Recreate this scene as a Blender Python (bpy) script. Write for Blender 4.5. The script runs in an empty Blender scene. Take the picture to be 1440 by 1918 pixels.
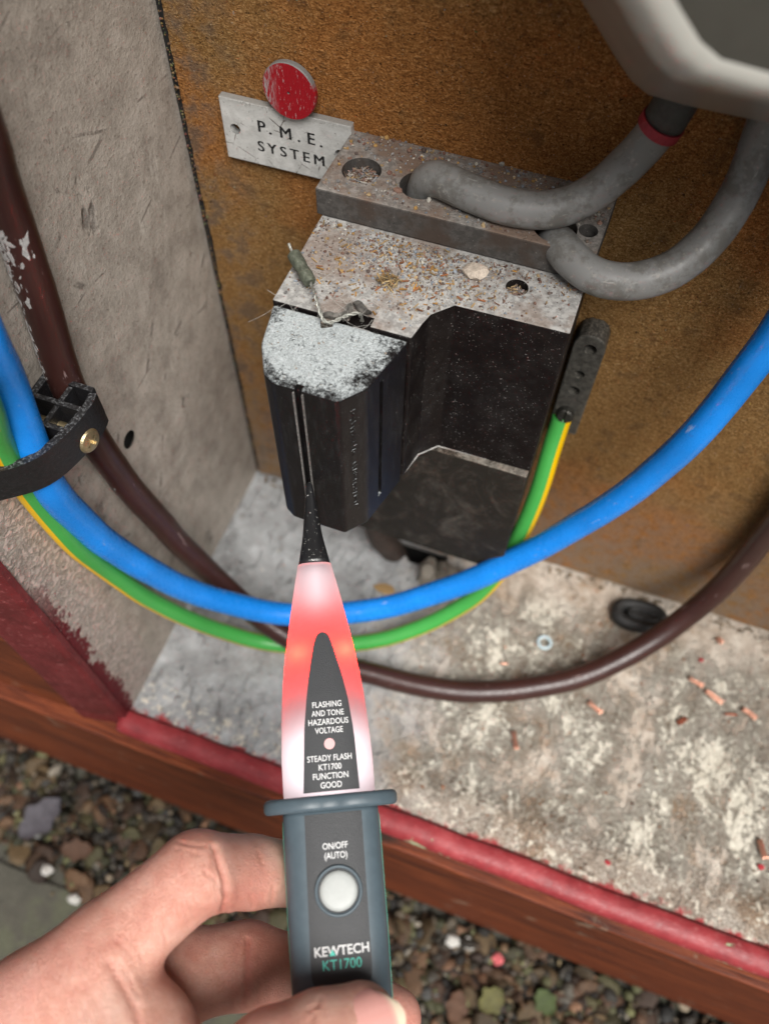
import bpy, bmesh, math, random
import numpy as np
from mathutils import Vector, Matrix, noise as mnoise

random.seed(7)
SC = bpy.context.scene
COL = SC.collection
MM = 0.001                       # every coordinate below is in millimetres

# ------------------------------------------------------------------ camera
CAM_POS = (144.196, -211.051, 370.358)
CAM_R = ((0.941423, 0.336967, 0.013227), (0.295292, -0.804779, -0.514911), (-0.162864, 0.488655, -0.857141))
cam = bpy.data.cameras.new('camera')
cam_ob = bpy.data.objects.new('camera', cam)
COL.objects.link(cam_ob)
r_, d_, f_ = [Vector(v) for v in CAM_R]
m = Matrix((r_, -d_, -f_)).transposed().to_4x4()
m.translation = Vector(CAM_POS) * MM
cam_ob.matrix_world = m
cam.sensor_fit = 'VERTICAL'
cam.sensor_height = 24.0
cam.lens = 24.0 * 1532.8 / 1918.0
cam.clip_start = 0.005
cam.clip_end = 200.0
cam.dof.use_dof = True
cam.dof.focus_distance = 0.236
cam.dof.aperture_fstop = 5.9
SC.camera = cam_ob

# ------------------------------------------------------------------ sky, sun, exposure
SUN_EL, SUN_AZ = math.radians(57), math.radians(142)      # azimuth from +Y, clockwise seen from above
world = bpy.data.worlds.new('World'); SC.world = world
world.use_nodes = True
wn = world.node_tree; wn.nodes.clear()
sky = wn.nodes.new('ShaderNodeTexSky'); sky.sky_type = 'NISHITA'; sky.sun_disc = False
sky.sun_elevation = SUN_EL; sky.sun_rotation = SUN_AZ; sky.dust_density = 6.0; sky.air_density = 1.0; sky.ozone_density = 1.0
hs = wn.nodes.new('ShaderNodeHueSaturation'); hs.inputs['Saturation'].default_value = 0.22
bg = wn.nodes.new('ShaderNodeBackground'); bg.inputs['Strength'].default_value = 0.05
wo = wn.nodes.new('ShaderNodeOutputWorld')
wn.links.new(sky.outputs[0], hs.inputs['Color']); wn.links.new(hs.outputs[0], bg.inputs['Color']); wn.links.new(bg.outputs[0], wo.inputs['Surface'])
sun = bpy.data.lights.new('sun', 'SUN'); sun.energy = 3.6; sun.angle = math.radians(36); sun.color = (1.0, 0.97, 0.93)
sun_ob = bpy.data.objects.new('sun', sun); COL.objects.link(sun_ob)
sdir = Vector((math.sin(SUN_AZ) * math.cos(SUN_EL), math.cos(SUN_AZ) * math.cos(SUN_EL), math.sin(SUN_EL)))
sun_ob.rotation_euler = sdir.to_track_quat('Z', 'Y').to_euler()
sun_ob.location = (0, -3, 3)
SC.view_settings.view_transform = 'Standard'; SC.view_settings.look = 'None'
SC.view_settings.exposure = 0.33; SC.view_settings.gamma = 1.0; SC.view_settings.use_curve_mapping = False
SC.render.engine = 'CYCLES'
SC.cycles.max_bounces = 6
SC.cycles.diffuse_bounces = 3
SC.cycles.glossy_bounces = 2
SC.cycles.transmission_bounces = 4
SC.cycles.caustics_reflective = False
SC.cycles.caustics_refractive = False

# ------------------------------------------------------------------ material helper
class NT:
    def __init__(s, name):
        s.m = bpy.data.materials.new(name); s.m.use_nodes = True
        s.t = s.m.node_tree; s.t.nodes.clear()
        s.out = s.n('ShaderNodeOutputMaterial')
        g = s.n('ShaderNodeNewGeometry')
        s.normal = g.outputs['Normal']
        vm = s.n('ShaderNodeVectorMath'); vm.operation = 'SCALE'; vm.inputs['Scale'].default_value = 1000.0
        s.l(g.outputs['Position'], vm.inputs[0]); s.P = vm.outputs[0]
        sp = s.n('ShaderNodeSeparateXYZ'); s.l(s.P, sp.inputs[0]); s.X, s.Y, s.Z = sp.outputs
        sn = s.n('ShaderNodeSeparateXYZ'); s.l(s.normal, sn.inputs[0]); s.NX, s.NY, s.NZ = sn.outputs
    def n(s, t): return s.t.nodes.new(t)
    def l(s, a, b): s.t.links.new(a, b)
    def put(s, sock, v):
        if isinstance(v, bpy.types.NodeSocket): s.l(v, sock)
        elif isinstance(v, (tuple, list)) and len(v) == 3 and sock.type == 'RGBA': sock.default_value = (*v, 1)
        else: sock.default_value = v
    def scl(s, v, k):
        q = s.n('ShaderNodeMapping'); s.put(q.inputs['Vector'], v); q.inputs['Scale'].default_value = k; return q.outputs[0]
    def rot(s, v, e, k=(1, 1, 1)):
        q = s.n('ShaderNodeMapping'); s.put(q.inputs['Vector'], v); q.inputs['Rotation'].default_value = e; q.inputs['Scale'].default_value = k; return q.outputs[0]
    def noise(s, scale, detail=4, rough=0.6, vec=None, dist=0.0, col=False):
        q = s.n('ShaderNodeTexNoise'); s.put(q.inputs['Vector'], vec or s.P)
        q.inputs['Scale'].default_value = scale; q.inputs['Detail'].default_value = detail
        q.inputs['Roughness'].default_value = rough; q.inputs['Distortion'].default_value = dist
        return q.outputs['Color' if col else 'Fac']
    def vor(s, scale, vec=None, out='Distance', feat='F1', rand=1.0):
        q = s.n('ShaderNodeTexVoronoi'); q.feature = feat; s.put(q.inputs['Vector'], vec or s.P); q.inputs['Scale'].default_value = scale
        q.inputs['Randomness'].default_value = rand
        return q.outputs[out]
    def ramp(s, fac, a, b, lo=0.0, hi=1.0):
        q = s.n('ShaderNodeMapRange'); q.interpolation_type = 'SMOOTHSTEP'
        s.put(q.inputs[0], fac); q.inputs[1].default_value = a; q.inputs[2].default_value = b; q.inputs[3].default_value = lo; q.inputs[4].default_value = hi
        return q.outputs[0]
    def cr(s, fac, stops):
        q = s.n('ShaderNodeValToRGB'); s.put(q.inputs[0], fac); e = q.color_ramp.elements
        while len(e) < len(stops): e.new(0.5)
        for i, (p, c) in enumerate(stops): e[i].position = p; e[i].color = (*c, 1)
        return q.outputs[0]
    def mix(s, fac, a, b, mode='MIX'):
        q = s.n('ShaderNodeMix'); q.data_type = 'RGBA'; q.blend_type = mode
        s.put(q.inputs[0], fac); s.put(q.inputs[6], a); s.put(q.inputs[7], b); return q.outputs[2]
    def ma(s, op, a, b=0.0, c=0.0):
        q = s.n('ShaderNodeMath'); q.operation = op; s.put(q.inputs[0], a); s.put(q.inputs[1], b); s.put(q.inputs[2], c); return q.outputs[0]
    def mul(s, *a):
        r = a[0]
        for x in a[1:]: r = s.ma('MULTIPLY', r, x)
        return r
    def add(s, *a):
        r = a[0]
        for x in a[1:]: r = s.ma('ADD', r, x)
        return r
    def sub(s, a, b): return s.ma('SUBTRACT', a, b)
    def clamp(s, a): return s.ma('MINIMUM', s.ma('MAXIMUM', a, 0.0), 1.0)
    def attr(s, name, out='Color'):
        q = s.n('ShaderNodeAttribute'); q.attribute_name = name; return q.outputs[out]
    def uv(s):
        q = s.n('ShaderNodeUVMap'); return q.outputs[0]
    def bump(s, h, dist=0.3, strength=1.0, nrm=None):
        q = s.n('ShaderNodeBump'); q.inputs['Strength'].default_value = strength; q.inputs['Distance'].default_value = dist * MM
        s.put(q.inputs['Height'], h)
        if nrm: s.l(nrm, q.inputs['Normal'])
        return q.outputs[0]
    def bsdf(s, color, rough=0.6, nrm=None, metal=0.0, spec=0.5, coat=0.0, sss=0.0, sssr=(1, .3, .15), ssss=0.003, trans=0.0):
        b = s.n('ShaderNodeBsdfPrincipled')
        s.put(b.inputs['Base Color'], color); s.put(b.inputs['Roughness'], rough); s.put(b.inputs['Metallic'], metal)
        s.put(b.inputs['Specular IOR Level'], spec)
        b.inputs['Coat Weight'].default_value = coat; b.inputs['Coat Roughness'].default_value = 0.15
        b.inputs['Transmission Weight'].default_value = trans
        if sss:
            b.inputs['Subsurface Weight'].default_value = sss; b.inputs['Subsurface Radius'].default_value = sssr; b.inputs['Subsurface Scale'].default_value = ssss
        if nrm: s.l(nrm, b.inputs['Normal'])
        s.l(b.outputs[0], s.out.inputs['Surface']); return s.m

# ------------------------------------------------------------------ mesh helpers
def mesh(name, verts, faces, mat=None, parent=None, smooth=False, uvs=None, cols=None):
    """vertices in world millimetres; the object's own origin is its parent's base"""
    off = Vector((0, 0, 0)) if parent is None else Vector(parent['_base'])
    me = bpy.data.meshes.new(name)
    me.from_pydata([((v[0] - off.x) * MM, (v[1] - off.y) * MM, (v[2] - off.z) * MM) for v in verts], [], [tuple(f) for f in faces])
    if uvs is not None:
        ul = me.uv_layers.new(name='UVMap')
        ul.data.foreach_set('uv', np.array([uvs[l.vertex_index] for l in me.loops], dtype=np.float32).ravel())
    if cols is not None:
        ca = me.color_attributes.new('tint', 'FLOAT_COLOR', 'POINT')
        ca.data.foreach_set('color', np.array([(*c, 1) for c in cols], dtype=np.float32).ravel())
    if smooth: me.polygons.foreach_set('use_smooth', [True] * len(me.polygons))
    if mat: me.materials.append(mat)
    me.update()
    ob = bpy.data.objects.new(name, me); COL.objects.link(ob)
    if parent is not None: ob.parent = parent
    ob['_base'] = tuple(off)
    return ob

def rebase(ob, base):
    """a one-mesh thing: put its origin at its base"""
    b = Vector(base)
    ob.data.transform(Matrix.Translation(-b * MM)); ob.location = b * MM; ob['_base'] = tuple(b)
    return ob

def thing(name, label, cat, base, group=None):
    o = bpy.data.objects.new(name, None); COL.objects.link(o)
    o.location = Vector(base) * MM; o.empty_display_size = 0.01
    o['_base'] = tuple(base); o['label'] = label; o['category'] = cat
    if group: o['group'] = group
    return o

def tag(o, label, cat, group=None, kind=None):
    if label: o['label'] = label
    if cat: o['category'] = cat
    if group: o['group'] = group
    if kind: o['kind'] = kind
    return o

def bm_of(fn):
    bm = bmesh.new(); fn(bm); bm.normal_update()
    V = [tuple(v.co) for v in bm.verts]; bm.verts.index_update()
    F = [[v.index for v in f.verts] for f in bm.faces]; bm.free(); return V, F

def prism(poly, z0, z1, bev=0.0, seg=2, top=None):
    """poly in x,y extruded z0..z1 (top = other polygon for the upper outline)"""
    n = len(poly); top = top or poly
    a = sum(poly[i][0] * poly[(i + 1) % n][1] - poly[(i + 1) % n][0] * poly[i][1] for i in range(n))
    if a < 0: poly = poly[::-1]; top = top[::-1]
    def go(bm):
        lo = [bm.verts.new((x, y, z0)) for x, y in poly]; hi = [bm.verts.new((x, y, z1)) for x, y in top]
        bm.faces.new(lo[::-1]); bm.faces.new(hi)
        for i in range(n): bm.faces.new((lo[i], lo[(i + 1) % n], hi[(i + 1) % n], hi[i]))
        if bev: bmesh.ops.bevel(bm, geom=bm.edges[:], offset=bev, segments=seg, affect='EDGES', profile=0.5, clamp_overlap=True)
    return bm_of(go)

def box(x0, x1, y0, y1, z0, z1, bev=0.0, seg=2):
    return prism([(x0, y0), (x1, y0), (x1, y1), (x0, y1)], z0, z1, bev, seg)

def xform(VF, M): return [tuple(M @ Vector(v)) for v in VF[0]], VF[1]

def join(*vfs):
    V, F = [], []
    for v, f in vfs:
        o = len(V); V += list(v); F += [[i + o for i in q] for q in f]
    return V, F

def frame_from(o, xa, ya, za):
    M = Matrix((xa, ya, za)).transposed().to_4x4(); M.translation = Vector(o); return M

def axis_mat(p, d):
    d = Vector(d).normalized(); return Matrix.Translation(Vector(p)) @ d.to_track_quat('Z', 'Y').to_matrix().to_4x4()

def lathe(prof, n=32, M=None):
    """profile (r, z) revolved about z, closed with caps where r=0"""
    V, F = [], []
    for r, z in prof:
        for i in range(n):
            a = 2 * math.pi * i / n; V.append((r * math.cos(a), r * math.sin(a), z))
    for k in range(len(prof) - 1):
        for i in range(n):
            j = (i + 1) % n; F.append((k * n + i, k * n + j, (k + 1) * n + j, (k + 1) * n + i))
    F.append(tuple(range(n))[::-1]); F.append(tuple((len(prof) - 1) * n + i for i in range(n)))
    if M is not None: V = [tuple(M @ Vector(v)) for v in V]
    return V, F

def spline(pts, step=2.0):
    P = [Vector(p) for p in pts]; P = [P[0] * 2 - P[1]] + P + [P[-1] * 2 - P[-2]]; out = []
    for i in range(1, len(P) - 2):
        a, b, c, d = P[i - 1:i + 3]; n = max(2, int((c - b).length / step))
        for k in range(n):
            t = k / n
            out.append(0.5 * ((2 * b) + (c - a) * t + (2 * a - 5 * b + 4 * c - d) * t * t + (3 * b - 3 * c + d - a) * t ** 3))
    out.append(P[-2]); return out

def relax(p, it=6):
    p = [q.copy() for q in p]
    for _ in range(it):
        p = [p[0]] + [(p[i - 1] + p[i] * 2 + p[i + 1]) / 4 for i in range(1, len(p) - 1)] + [p[-1]]
    return p

def tube(path, rad, n=24, roll=0.0, wob=0.0):
    """swept tube with u = length in mm, v = angle 0..1"""
    V, F, U = [], [], []; L = 0.0
    up = Vector((0.3, 0.2, 1)); nrm = None
    for k, p in enumerate(path):
        t = (path[min(k + 1, len(path) - 1)] - path[max(k - 1, 0)]).normalized()
        nrm = (up - t * up.dot(t)).normalized() if nrm is None else (nrm - t * nrm.dot(t)).normalized()
        b = t.cross(nrm)
        if k: L += (p - path[k - 1]).length
        r = rad(k / (len(path) - 1)) if callable(rad) else rad
        if wob: r *= 1 + wob * mnoise.noise(p * 0.15)
        for i in range(n + 1):
            a = 2 * math.pi * i / n + roll
            V.append(tuple(p + nrm * math.cos(a) * r + b * math.sin(a) * r)); U.append((L, i / n))
    w = n + 1
    for k in range(len(path) - 1):
        for i in range(n): F.append((k * w + i, k * w + i + 1, (k + 1) * w + i + 1, (k + 1) * w + i))
    for e, rev in ((0, True), (len(path) - 1, False)):
        c = len(V); V.append(tuple(path[e])); U.append((L if e else 0, 0.5))
        for i in range(n):
            q = (e * w + i, e * w + i + 1, c); F.append(q[::-1] if rev else q)
    return V, F, U

def cut(VF, *cutters):
    """boolean difference with real cutter solids"""
    def tmp(vf):
        me = bpy.data.meshes.new('t'); me.from_pydata([Vector(v) for v in vf[0]], [], [tuple(f) for f in vf[1]])
        bm = bmesh.new(); bm.from_mesh(me); bmesh.ops.recalc_face_normals(bm, faces=bm.faces); bm.to_mesh(me); bm.free()
        ob = bpy.data.objects.new('t', me); COL.objects.link(ob); return ob
    a = tmp(VF); cs = [tmp(c) for c in cutters]
    for c in cs:
        md = a.modifiers.new('b', 'BOOLEAN'); md.operation = 'DIFFERENCE'; md.solver = 'EXACT'; md.object = c
    dg = bpy.context.evaluated_depsgraph_get(); ev = a.evaluated_get(dg); me = ev.to_mesh()
    out = [tuple(v.co) for v in me.vertices], [tuple(p.vertices) for p in me.polygons]
    ev.to_mesh_clear()
    for o in [a] + cs:
        d = o.data; bpy.data.objects.remove(o); bpy.data.meshes.remove(d)
    return out

def cyl(p, d, r, h0, h1, n=28): return lathe([(r, h0), (r, h1)], n, axis_mat(p, d))

def text_vf(s, size, M, depth=0.0, bold=0.0, space=1.0, width=None, center=True):
    """text lying in the local xy plane of M (x along the line), size = cap height in mm"""
    cu = bpy.data.curves.new('t', 'FONT'); cu.body = s; cu.size = size / 0.69; cu.space_character = space
    cu.align_x = 'CENTER'; cu.offset = bold; cu.extrude = depth; cu.resolution_u = 4
    ob = bpy.data.objects.new('t', cu); COL.objects.link(ob)
    dg = bpy.context.evaluated_depsgraph_get(); ev = ob.evaluated_get(dg); me = ev.to_mesh()
    V = [v.co.copy() for v in me.vertices]; F = [tuple(p.vertices) for p in me.polygons]
    ev.to_mesh_clear(); bpy.data.objects.remove(ob); bpy.data.curves.remove(cu)
    xs = [v.x for v in V]; cx = (min(xs) + max(xs)) / 2; k = width / (max(xs) - min(xs)) if width else 1.0
    return [tuple(M @ Vector(((v.x - cx) * k, v.y - size / 2, v.z))) for v in V], F

def grid(o, ux, uy, lx, ly, nx, ny, fn=None):
    o, ux, uy = Vector(o), Vector(ux), Vector(uy); nz = ux.cross(uy); V, F = [], []
    for j in range(ny + 1):
        for i in range(nx + 1):
            p = o + ux * (lx * i / nx) + uy * (ly * j / ny)
            if fn: p = p + nz * fn(p)
            V.append(tuple(p))
    for j in range(ny):
        for i in range(nx):
            a = j * (nx + 1) + i; F.append((a, a + 1, a + nx + 2, a + nx + 1))
    return V, F
# ------------------------------------------------------------------ materials
def mat_left_panel():
    n = NT('aged_grey_panel')
    big = n.noise(0.016, 3, 0.6); mid = n.noise(0.08, 5, 0.68); fine = n.noise(0.75, 4, 0.72)
    c = n.cr(n.add(n.mul(mid, .6), n.mul(big, .25), n.mul(fine, .15)), [(.36, (.27, .236, .202)), (.5, (.43, .382, .33)), (.64, (.57, .515, .455))])
    c = n.mix(n.mul(n.ramp(n.noise(.33, 5, .72), .53, .68), .6), c, (.24, .205, .17))
    c = n.mix(n.mul(n.ramp(fine, .57, .66), .7), c, (.16, .135, .11))
    blot = n.mul(n.ramp(n.noise(.05, 4, .6, n.scl(n.P, (1, 1.3, .8))), .63, .72), n.ramp(fine, .2, .5))
    c = n.mix(n.mul(blot, .5), c, (.1, .09, .085))
    c = n.mix(n.mul(n.ramp(n.noise(.11, 5, .72, n.rot(n.P, (.7, 0, 0), (1, 1, .35))), .6, .7), .45), c, (.7, .65, .58))
    c = n.mix(n.ramp(n.noise(1.4, 2, .6), .68, .72), c, (.66, .61, .54))
    scr = n.ramp(n.vor(.028, n.rot(n.P, (.5, 0, 0), (1, .35, 1)), 'Distance', 'DISTANCE_TO_EDGE'), .012, .004)
    c = n.mix(n.mul(scr, n.ramp(mid, .5, .6), .7), c, (.12, .1, .085))
    # pale flaking towards the open front edge, then the red frame paint brushed over it
    edge = n.add(n.Y, n.mul(n.sub(n.noise(.06, 5, .7), .5), 26.0), n.mul(n.sub(n.noise(.4, 4, .7), .5), 18.0))
    flk = n.ramp(n.noise(.42, 5, .75, n.rot(n.P, (.6, 0, 0), (1, .8, 1.2)), .4), .42, .56)
    c = n.mix(n.mul(n.ramp(edge, -110, -122), flk), c, (.6, .5, .45))
    red = n.mul(n.ramp(edge, -135, -138), n.ramp(n.Z, 150, 95))
    c = n.mix(red, c, (.17, .02, .026))
    h = n.add(n.mul(fine, .5), n.mul(mid, .8), n.mul(blot, -.8), n.mul(flk, n.mul(n.ramp(edge, -105, -120), .6)))
    return n.bsdf(c, .72, n.bump(h, .7), spec=.25)

def mat_board():
    n = NT('brown_particle_board')
    big = n.noise(.011, 3, .55); mid = n.noise(.1, 5, .66); fib = n.noise(.62, 4, .75, n.scl(n.P, (1, 1, 1.7)), 1.0)
    chips = n.noise(1.5, 2, .7)
    t = n.add(n.mul(fib, .5), n.mul(chips, .4), n.mul(mid, .18))
    c = n.cr(t, [(.40, (.09, .043, .013)), (.49, (.215, .108, .033)), (.56, (.325, .177, .06)), (.66, (.52, .335, .15))])
    c = n.mix(n.ramp(big, .46, .6, 0, .6), c, n.mix(1.0, c, (1.38, .9, .6), 'MULTIPLY'))
    c = n.mix(n.mul(n.ramp(mid, .52, .64), .5), c, (.085, .042, .016))
    # grey dirt washed down towards the floor and beside the left panel
    low = n.mul(n.ramp(n.add(n.Z, n.mul(n.noise(.04, 4, .65), 60.0)), 135, 45), .85)
    c = n.mix(n.mul(low, n.ramp(n.noise(.16, 5, .68), .34, .58)), c, (.27, .2, .145))
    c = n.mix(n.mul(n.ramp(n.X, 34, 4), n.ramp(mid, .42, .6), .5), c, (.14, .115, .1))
    lint = n.mul(n.ramp(n.noise(.5, 4, .75), .63, .69), n.ramp(n.noise(.05, 2), .45, .6))
    c = n.mix(n.mul(lint, .7), c, (.36, .33, .3))
    c = n.mix(n.ramp(n.noise(2.2, 1, .5), .71, .75), c, (.6, .5, .36))
    pits = n.ramp(n.noise(.6, 3, .7), .37, .3)
    c = n.mix(n.mul(pits, .9), c, (.03, .013, .005))
    h = n.add(fib, n.mul(chips, .8), n.mul(pits, -1.4), n.mul(mid, .8))
    return n.bsdf(c, .82, n.bump(h, .8), spec=.2)

def mat_floor():
    n = NT('stained_cabinet_floor')
    warp = n.noise(.05, 6, .7, None, .4); mid = n.noise(.06, 5, .68); fine = n.noise(.5, 5, .74); grit = n.noise(1.7, 3, .7)
    grey = n.cr(n.add(n.mul(mid, .7), n.mul(fine, .3)), [(.34, (.24, .24, .24)), (.5, (.38, .39, .395)), (.64, (.53, .55, .56))])
    warm = n.cr(n.add(n.mul(warp, .6), n.mul(fine, .4)), [(.34, (.27, .21, .16)), (.45, (.47, .395, .32)), (.53, (.6, .53, .45)), (.63, (.74, .68, .59))])
    side = n.ramp(n.add(n.X, n.mul(n.sub(mid, .5), 90.0), n.mul(n.sub(fine, .5), 40.0)), 90, 150)
    c = n.mix(side, grey, warm)
    c = n.mix(n.mul(n.ramp(n.noise(.03, 5, .68), .5, .66), side, .7), c, (.33, .2, .105))
    # pale lime crust in broad flaking patches, drawn out into runs towards the front
    vv = n.rot(n.P, (0, 0, .35), (1.0, .62, 1))
    body_ = n.noise(.034, 6, .72, vv, .25)
    patch = n.clamp(n.mul(n.ramp(n.X, 104, 140), n.ramp(n.X, 318, 276), n.ramp(n.Y, -10, -34), n.ramp(n.Y, -132, -118)))
    crust = n.mul(patch, n.ramp(n.add(n.mul(body_, .72), n.mul(fine, .28)), .45, .56))
    cc = n.cr(n.add(n.mul(fine, .6), n.mul(grit, .4)), [(.36, (.46, .445, .36)), (.48, (.64, .615, .51)), (.6, (.84, .81, .7))])
    c = n.mix(n.mul(crust, .74), c, cc)
    crk = n.ramp(n.noise(.16, 4, .7, n.scl(n.P, (1.3, .5, 1)), .8), .44, .38)
    c = n.mix(n.mul(crk, patch, .45), c, (.27, .215, .165))
    front = n.mul(n.ramp(n.add(n.Y, n.mul(n.sub(fine, .5), 26.0)), -112, -126), n.ramp(grit, .42, .54))
    c = n.mix(n.mul(front, side, .65), c, (.13, .1, .08))
    c = n.mix(n.mul(n.ramp(n.Y, -116, -132), n.ramp(n.noise(.25, 5, .75), .54, .6), .85), c, (.76, .71, .6))
    red = n.ramp(n.add(n.Y, n.mul(n.sub(n.noise(.16, 5, .75), .5), 24.0)), -137, -141)
    c = n.mix(red, c, (.4, .055, .06))
    c = n.mix(n.mul(n.ramp(grit, .64, .7), .6), c, (.12, .09, .07))
    c = n.mix(n.mul(n.ramp(n.noise(1.1, 2, .7), .68, .72), .7), c, (.78, .73, .63))
    h = n.add(n.mul(fine, .9), n.mul(crust, 1.5), n.mul(grit, .35), n.mul(mid, .8), n.mul(crk, -.8))
    return n.bsdf(c, n.ramp(fine, .3, .7, .5, .8), n.bump(h, 1.0), spec=.3)

def mat_red_paint(name='weathered_red_paint', k=1.0, ct=.6):
    n = NT(name)
    mid = n.noise(.08, 5, .6); fine = n.noise(.7, 6, .7, n.scl(n.P, (.5, 1, 1)))
    c = n.cr(mid, [(.3, (.2 * k, .022 * k, .026 * k)), (.55, (.31 * k, .036 * k, .042 * k)), (.75, (.4 * k, .07 * k, .075 * k))])
    c = n.mix(n.mul(n.ramp(fine, .56, .7), .6), c, (.5, .17, .16))
    c = n.mix(n.mul(n.ramp(n.noise(1.2, 4, .7), .62, .7), .8), c, (.07, .012, .014))
    chip = n.noise(.042, 6, .62, n.scl(n.P, (.55, 1, 1)), .3)
    ck = n.mul(n.ramp(n.sub(chip, n.mul(n.ramp(n.Z, -5, 1), .08)), ct, ct + .01), 1.0)
    c = n.mix(ck, c, n.cr(fine, [(.3, (.3, .33, .19)), (.7, (.52, .56, .36))]))
    return n.bsdf(c, n.ramp(fine, .3, .7, .35, .62), n.bump(n.add(n.mul(fine, .3), n.mul(ck, -.7), mid), .5), spec=.45)

def mat_wood():
    n = NT('stained_timber')
    v = n.scl(n.P, (.05, 1, 1)); g = n.noise(.5, 6, .65, v, .8); g2 = n.noise(.12, 5, .6, n.scl(n.P, (.12, 1, 1)), .5); fine = n.noise(2.2, 4, .7, n.scl(n.P, (.08, 1, 1)))
    c = n.cr(n.add(n.mul(g, .55), n.mul(g2, .3), n.mul(fine, .15)), [(.36, (.025, .006, .003)), (.46, (.105, .022, .007)), (.55, (.19, .042, .012)), (.66, (.3, .085, .027))])
    kn = n.vor(.022, n.scl(n.P, (.45, 1, 1)))
    c = n.mix(n.ramp(kn, .13, .06), c, (.03, .012, .006))
    c = n.mix(n.mul(n.ramp(n.noise(.05, 5, .7), .62, .7), .5), c, (.3, .24, .17))
    return n.bsdf(c, .6, n.bump(n.add(g, n.mul(fine, .5)), .5), spec=.35)

def dust_layer(n, base, dustc, amount, lo=.35, hi=.8, speck=.5):
    up = n.ramp(n.NZ, lo, hi) if lo > 0 else n.add(.26, n.mul(n.ramp(n.NZ, .3, .8), .74)); fine = n.noise(1.6, 5, .75); mid = n.noise(.13, 5, .65)
    cover = n.mul(up, n.ramp(n.add(n.mul(fine, .5), n.mul(mid, .5)), .62 - amount * .42, .7 - amount * .36))
    sp = n.mul(n.ramp(n.add(n.mul(n.noise(1.5, 2, .65), .85), n.mul(mid, .15)), .7 - speck * .06, .74 - speck * .06), .75)
    film = n.mul(n.ramp(mid, .35, .75), .03)
    return n.clamp(n.add(cover, n.mul(sp, .8), film)), fine, mid, up

def mat_bakelite(name, base, dustc, amount, speck, rough=.46, lo=.35, smear=0.0, brown=.6):
    n = NT(name)
    m_, fine, mid, up = dust_layer(n, base, dustc, amount, lo, speck=speck)
    dc = n.mix(n.ramp(n.noise(.5, 4, .7), .4, .6), dustc, tuple(x * .62 for x in dustc))
    dc = n.mix(n.mul(n.ramp(n.noise(.06, 4, .6), .46, .62), brown), dc, (.23, .16, .12))
    if smear: m_ = n.clamp(n.add(m_, n.mul(n.ramp(n.noise(.07, 6, .75, n.rot(n.P, (.3, .5, .2), (1, 1, .6)), .8), .46, .72), smear)))
    c = n.mix(m_, base, dc)
    return n.bsdf(c, n.ramp(m_, 0, .6, rough, .9), n.bump(n.add(n.mul(fine, n.add(n.mul(m_, .9), .06)), n.mul(mid, .1)), .5), spec=.14)

def mat_carrier():
    n = NT('powdered_phenolic')
    fine = n.noise(1.1, 5, .75); mid = n.noise(.14, 4, .6); grain = n.noise(3.0, 3, .7)
    up = n.ramp(n.NZ, .45, .85)
    de = n.ma('MINIMUM', n.add(n.Y, 91.9), n.ma('MINIMUM', n.sub(n.mul(n.sub(101.4, n.X), .93), n.mul(n.add(n.Y, 66.4), -.366)), n.mul(n.sub(n.X, 62.5), 1.2)))
    worn = n.add(n.mul(n.ramp(de, -.5, 11), .75), n.mul(n.sub(n.noise(.16, 4, .65), .5), 2.6), n.mul(n.sub(fine, .5), 2.6), n.mul(n.sub(grain, .5), 1.6), .34)
    cover = n.mul(up, n.ramp(worn, -.05, .75))
    sp = n.ramp(n.noise(2.1, 2, .6), .7, .745)
    film = n.mul(n.ramp(n.noise(.5, 5, .7, n.scl(n.P, (1, 1, .25))), .45, .75), .03)
    m_ = n.clamp(n.add(cover, n.mul(sp, .6), film))
    pow_ = n.cr(n.add(n.mul(grain, .6), n.mul(fine, .4)), [(.36, (.2, .22, .225)), (.5, (.45, .49, .5)), (.64, (.68, .73, .74))])
    c = n.mix(m_, (.009, .0078, .0082), pow_)
    return n.bsdf(c, n.ramp(m_, 0, .5, .36, .92), n.bump(n.add(n.mul(grain, n.mul(m_, .9)), n.mul(fine, .12)), .5), spec=.26)

def plain(name, col, rough=.5, var=.25, scale=.5, bump=.1, metal=0.0, spec=.5, dust=0.0, dustc=(.4, .38, .34), coat=0.0):
    n = NT(name)
    a = n.noise(scale, 5, .65)
    c = n.mix(n.ramp(a, .3, .7), tuple(x * (1 - var) for x in col), tuple(min(1, x * (1 + var)) for x in col))
    if dust:
        d = n.clamp(n.add(n.mul(n.ramp(n.NZ, .2, .9), n.ramp(n.noise(1.2, 5, .75), .66 - .4 * dust, .76 - .3 * dust)), n.mul(n.ramp(n.noise(2.0, 2, .6), .7, .74), .7)))
        c = n.mix(n.mul(d, min(1, dust * 1.4)), c, dustc)
    return n.bsdf(c, rough, n.bump(a, bump) if bump else None, metal, spec, coat)

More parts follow.
